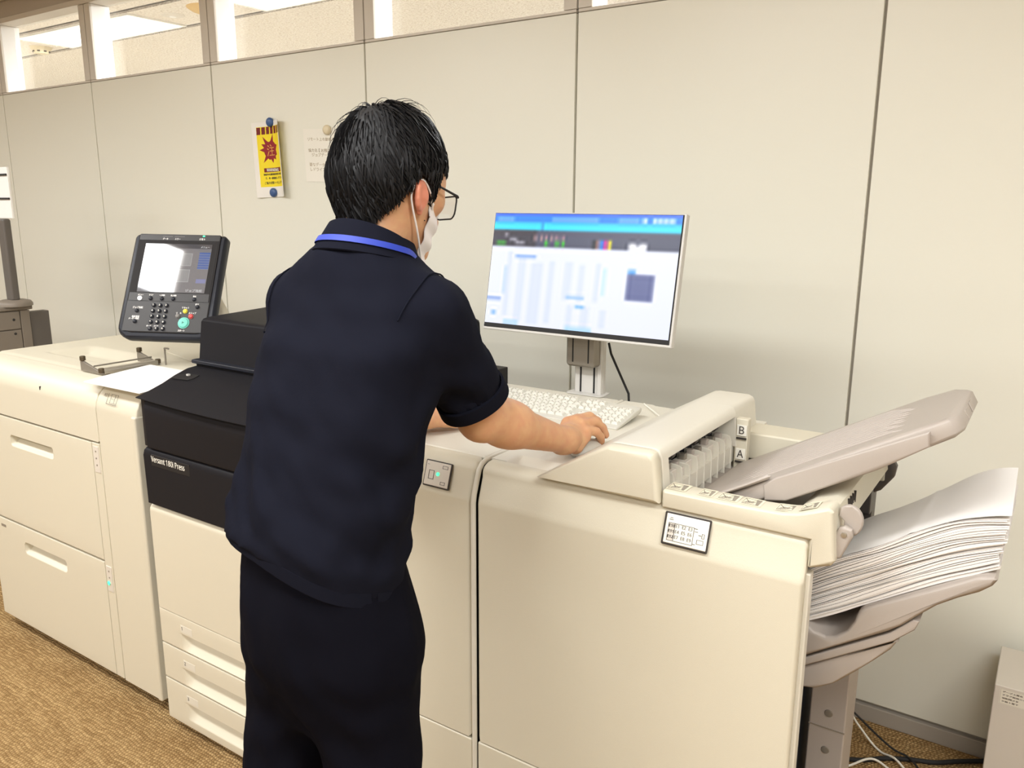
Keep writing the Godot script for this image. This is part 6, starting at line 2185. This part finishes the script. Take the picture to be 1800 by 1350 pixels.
func make_clothes(t: Node3D, S: Vector3, E: Vector3, S2: Vector3, E2: Vector3) -> void:
	var nz := FastNoiseLite.new()
	nz.seed = 5; nz.frequency = 1.0; nz.fractal_octaves = 2
	# shirt: trunk, shoulders, short sleeves, open hem
	var sk := Pelt.new()
	var f := Field.new(Vector3(-1.32, 0.88, -1.20), Vector3(-0.66, 1.53, -0.62), 0.0085)
	var SH := [[0.90, -0.947, -0.826, 0.158, 0.123], [1.04, -0.945, -0.840, 0.153, 0.119], [1.12, -0.940, -0.862, 0.152, 0.116], [1.24, -0.936, -0.899, 0.157, 0.117], [1.33, -0.936, -0.925, 0.160, 0.114], [1.39, -0.937, -0.944, 0.146, 0.098], [1.44, -0.938, -0.955, 0.105, 0.080], [1.475, -0.938, -0.962, 0.076, 0.068]]
	f.column(SH, 0.02, 2.4)
	f.cone(Vector3(-0.938, 1.432, -0.957), S + Vector3(-0.010, 0.004, 0.0), 0.060, 0.052, 0.05)
	f.cone(Vector3(-0.938, 1.432, -0.957), S2 + Vector3(0.010, 0.004, 0.0), 0.060, 0.052, 0.05)
	var e1 := S.lerp(E, 0.80)
	var e2 := S2.lerp(E2, 0.80)
	f.cone(S, e1 + (E - S) * 0.10, 0.060, 0.062, 0.030)
	f.cone(S2, e2 + (E2 - S2) * 0.10, 0.060, 0.062, 0.030)
	var d1 := (E - S).normalized()
	var d2 := (E2 - S2).normalized()
	var hem := func(x: float, z: float) -> float: return 0.986 - 0.20 * (x + 0.94) + 0.34 * (z + 0.83) + 0.003 * sin((x - z) * 22.0)
	# cut the cuffs and the hem
	f.trim(func(p: Vector3) -> float:
		if p.x > -0.885 and p.distance_to(e1) < 0.16:
			return (p - e1).dot(d1)
		if p.x < -1.0 and p.distance_to(e2) < 0.16:
			return (p - e2).dot(d2)
		return -1.0)
	f.trim(func(p: Vector3) -> float: return hem.call(p.x, p.z) + 0.006 - p.y)
	f.carve_cone(e1 - d1 * 0.012, e1 + d1 * 0.09, 0.052, 0.054)
	f.carve_cone(e2 - d2 * 0.012, e2 + d2 * 0.09, 0.052, 0.054)
	var crumple := func(p: Vector3, n: Vector3) -> float:
		var low := 1.0 - smoothstep(1.0, 1.30, p.y)
		var w := nz.get_noise_3d(p.x * 9.0 + p.y * 7.0, p.y * 5.0 - p.x * 3.0, p.z * 9.0) * (0.008 + 0.010 * low)
		w += 0.0050 * sin((p.y * 1.0 + (p.x + 0.93) * 0.75 + (p.z + 0.9) * 0.4) * 58.0 + nz.get_noise_2d(p.x * 6.0, p.z * 6.0) * 3.0) * smoothstep(0.03, 0.16, p.x + 0.93) * (1.0 - smoothstep(1.18, 1.32, p.y))
		if n.y < -0.7:
			return 0.0
		var hq: float = hem.call(p.x, p.z)
		return w * smoothstep(hq + 0.015, hq + 0.06, p.y)
	f.net(sk, crumple, 2)
	var shirt_field := f
	var shirt := put("polo_shirt", sk.mesh(), M["navy knit"], t)
	# stitched hem bands: sleeves and bottom, the bottom one split at the right side
	for q in [[e1, d1], [e2, d2]]:
		var m0 := MB.new()
		var sx: Vector3 = q[1].cross(Vector3.UP).normalized()
		var sy: Vector3 = sx.cross(q[1]).normalized()
		var rg := []
		for pr in [[-0.024, 0.0595], [-0.022, 0.0632], [0.003, 0.0645], [0.0055, 0.0625], [0.004, 0.0600], [-0.015, 0.0565]]:
			var ring := []
			for k in 40:
				var a := TAU * k / 40
				ring.append(q[0] + q[1] * (pr[0] + 0.004 * sin(a * 2.0)) + (sx * cos(a) + sy * sin(a)) * (pr[1] + 0.0012 * sin(a * 3.0)))
			rg.append(ring)
		m0.shell(rg, true)
		put("sleeve_hem", m0, M["navy knit"], shirt)
	var mh := MB.new()
	var rgs := []
	for pr in [[0.0225, -0.004], [0.0215, 0.0002], [0.0, 0.0016], [-0.0022, 0.0004], [0.0, -0.0030], [0.02, -0.006]]:
		var ring := []
		for k in 97:
			var a := lerpf(0.035, TAU - 0.035, k / 96.0) + 0.16
			var dr := Vector3(cos(a), 0, sin(a))
			var s := 0.09
			while s < 0.20 and shirt_field.at(Vector3(-0.945, hem.call(-0.945 + dr.x * 0.15, -0.835 + dr.z * 0.12) + 0.03, -0.835) + dr * s) < 0.0:
				s += 0.0008
			var x: float = -0.945 + dr.x * (s + pr[1])
			var z: float = -0.835 + dr.z * (s + pr[1])
			ring.append(Vector3(x, hem.call(x, z) + pr[0], z))
		ring.reverse()
		rgs.append(ring)
	mh.shell(rgs)
	put("bottom_hem", mh, M["navy knit"], shirt)
	# collar: a folded band round the neck, higher at the nape
	var ax := Transform3D(Basis(Vector3.RIGHT, deg_to_rad(-16)), Vector3(-0.937, 1.468, -0.972))
	var m := MB.new()
	m.xf = ax
	var rings := []
	for prof in [[0.0, 0.066, 0.004], [0.0, 0.064, 0.040], [0.0, 0.067, 0.0445], [0.0, 0.071, 0.042], [0.0, 0.080, 0.018], [0.0, 0.090, -0.008], [0.0, 0.088, -0.010]]:
		var ring := []
		for k in 48:
			var a := TAU * k / 48
			var back := maxf(0.0, sin(a))
			var r: float = prof[1]
			ring.append(Vector3(cos(a) * r, prof[2] * (0.72 + 0.28 * back), sin(a) * r * 0.98))
		ring.reverse()
		rings.append(ring)
	m.shell(rings, true)
	put("collar", m, M["navy knit"], shirt)
	# lanyard over the collar
	m = MB.new()
	m.xf = ax
	rings = []
	for prof in [[0.0858, 0.005], [0.0822, 0.0145], [0.0832, 0.0150], [0.0870, 0.0052]]:
		var ring := []
		for k in 48:
			var a := TAU * k / 48
			var dn := 0.040 * pow(maxf(0.0, -sin(a)), 1.5)
			ring.append(Vector3(cos(a) * prof[0] * 1.01, prof[1] - dn, sin(a) * prof[0] * 0.99))
		rings.append(ring)
	m.shell(rings, true)
	put("lanyard", m, M["lanyard blue"], t)
	# raised seams round the armholes
	for q in [[S, d1, 1.0], [S2, d2, -1.0]]:
		m = MB.new()
		var c0: Vector3 = q[0] + q[1] * 0.005 + Vector3(-0.012 * q[2], 0, 0)
		var nn: Vector3 = (q[1] * 0.45 + Vector3(q[2], 0.1, 0)).normalized()
		var u0 := nn.cross(Vector3(0, 0, 1)).normalized()
		var w0 := nn.cross(u0).normalized()
		var ringp := []
		for k in 41:
			var a := TAU * k / 40
			var dr := u0 * cos(a) + w0 * sin(a)
			var s := 0.03
			while s < 0.11 and shirt_field.at(c0 + dr * s) < 0.0:
				s += 0.0012
			if s >= 0.11:
				continue
			ringp.append(c0 + dr * (s + 0.0012 + crumple.call(c0 + dr * s, dr)))
		if ringp.size() > 4:
			m.tube(ringp, 0.0013, 6)
			put("armhole_seam", m, M["navy knit"], shirt)
	# trousers
	sk = Pelt.new()
	f = Field.new(Vector3(-1.16, 0.02, -1.02), Vector3(-0.70, 1.04, -0.66), 0.0095)
	f.column([[0.73, -0.926, -0.841, 0.085, 0.070], [0.78, -0.926, -0.841, 0.122, 0.100], [0.85, -0.926, -0.840, 0.147, 0.118], [0.93, -0.928, -0.838, 0.147, 0.116], [1.05, -0.938, -0.842, 0.134, 0.100]], 0.02, 2.3)
	f.cone(Vector3(-0.850, 0.86, -0.848), Vector3(-0.836, 0.50, -0.836), 0.082, 0.077, 0.05)
	f.cone(Vector3(-0.836, 0.50, -0.836), Vector3(-0.835, 0.05, -0.805), 0.077, 0.070, 0.02)
	f.cone(Vector3(-0.990, 0.86, -0.836), Vector3(-1.030, 0.50, -0.802), 0.080, 0.070, 0.03)
	f.cone(Vector3(-1.030, 0.50, -0.802), Vector3(-1.050, 0.05, -0.770), 0.070, 0.068, 0.02)
	f.trim(func(p: Vector3) -> float: return 0.035 - p.y)
	f.net(sk, func(p: Vector3, n: Vector3) -> float:
		var w := nz.get_noise_3d(p.x * 10.0, p.y * 6.0 + p.x * 8.0, p.z * 10.0) * 0.006
		w += 0.0016 * sin((p.y + absf(p.x + 0.945) * 0.9) * 70.0 + nz.get_noise_2d(p.x * 8.0, p.z * 8.0) * 3.0) * (1.0 - smoothstep(0.80, 0.88, p.y)) * smoothstep(0.55, 0.70, p.y)
		return w, 2)
	var tr := put("trousers", sk.mesh(), M["navy twill"], t)
	for q in [[-0.835, -0.805], [-1.050, -0.770]]:
		m = MB.new()
		var rr := []
		for j in 7:
			var v := j / 6.0
			var ring := []
			for k in 24:
				var a := TAU * k / 24
				var s := sqrt(maxf(0.0, 1.0 - pow(v, 2.6)))
				ring.append(Vector3(q[0] + cos(a) * 0.046 * s, 0.003 + 0.072 * v, q[1] - 0.055 - sin(a) * 0.135 * s + 0.03 * v))
			rr.append(ring)
		m.shell(rr, true)
		put("shoe", m, M["shoe"], t)
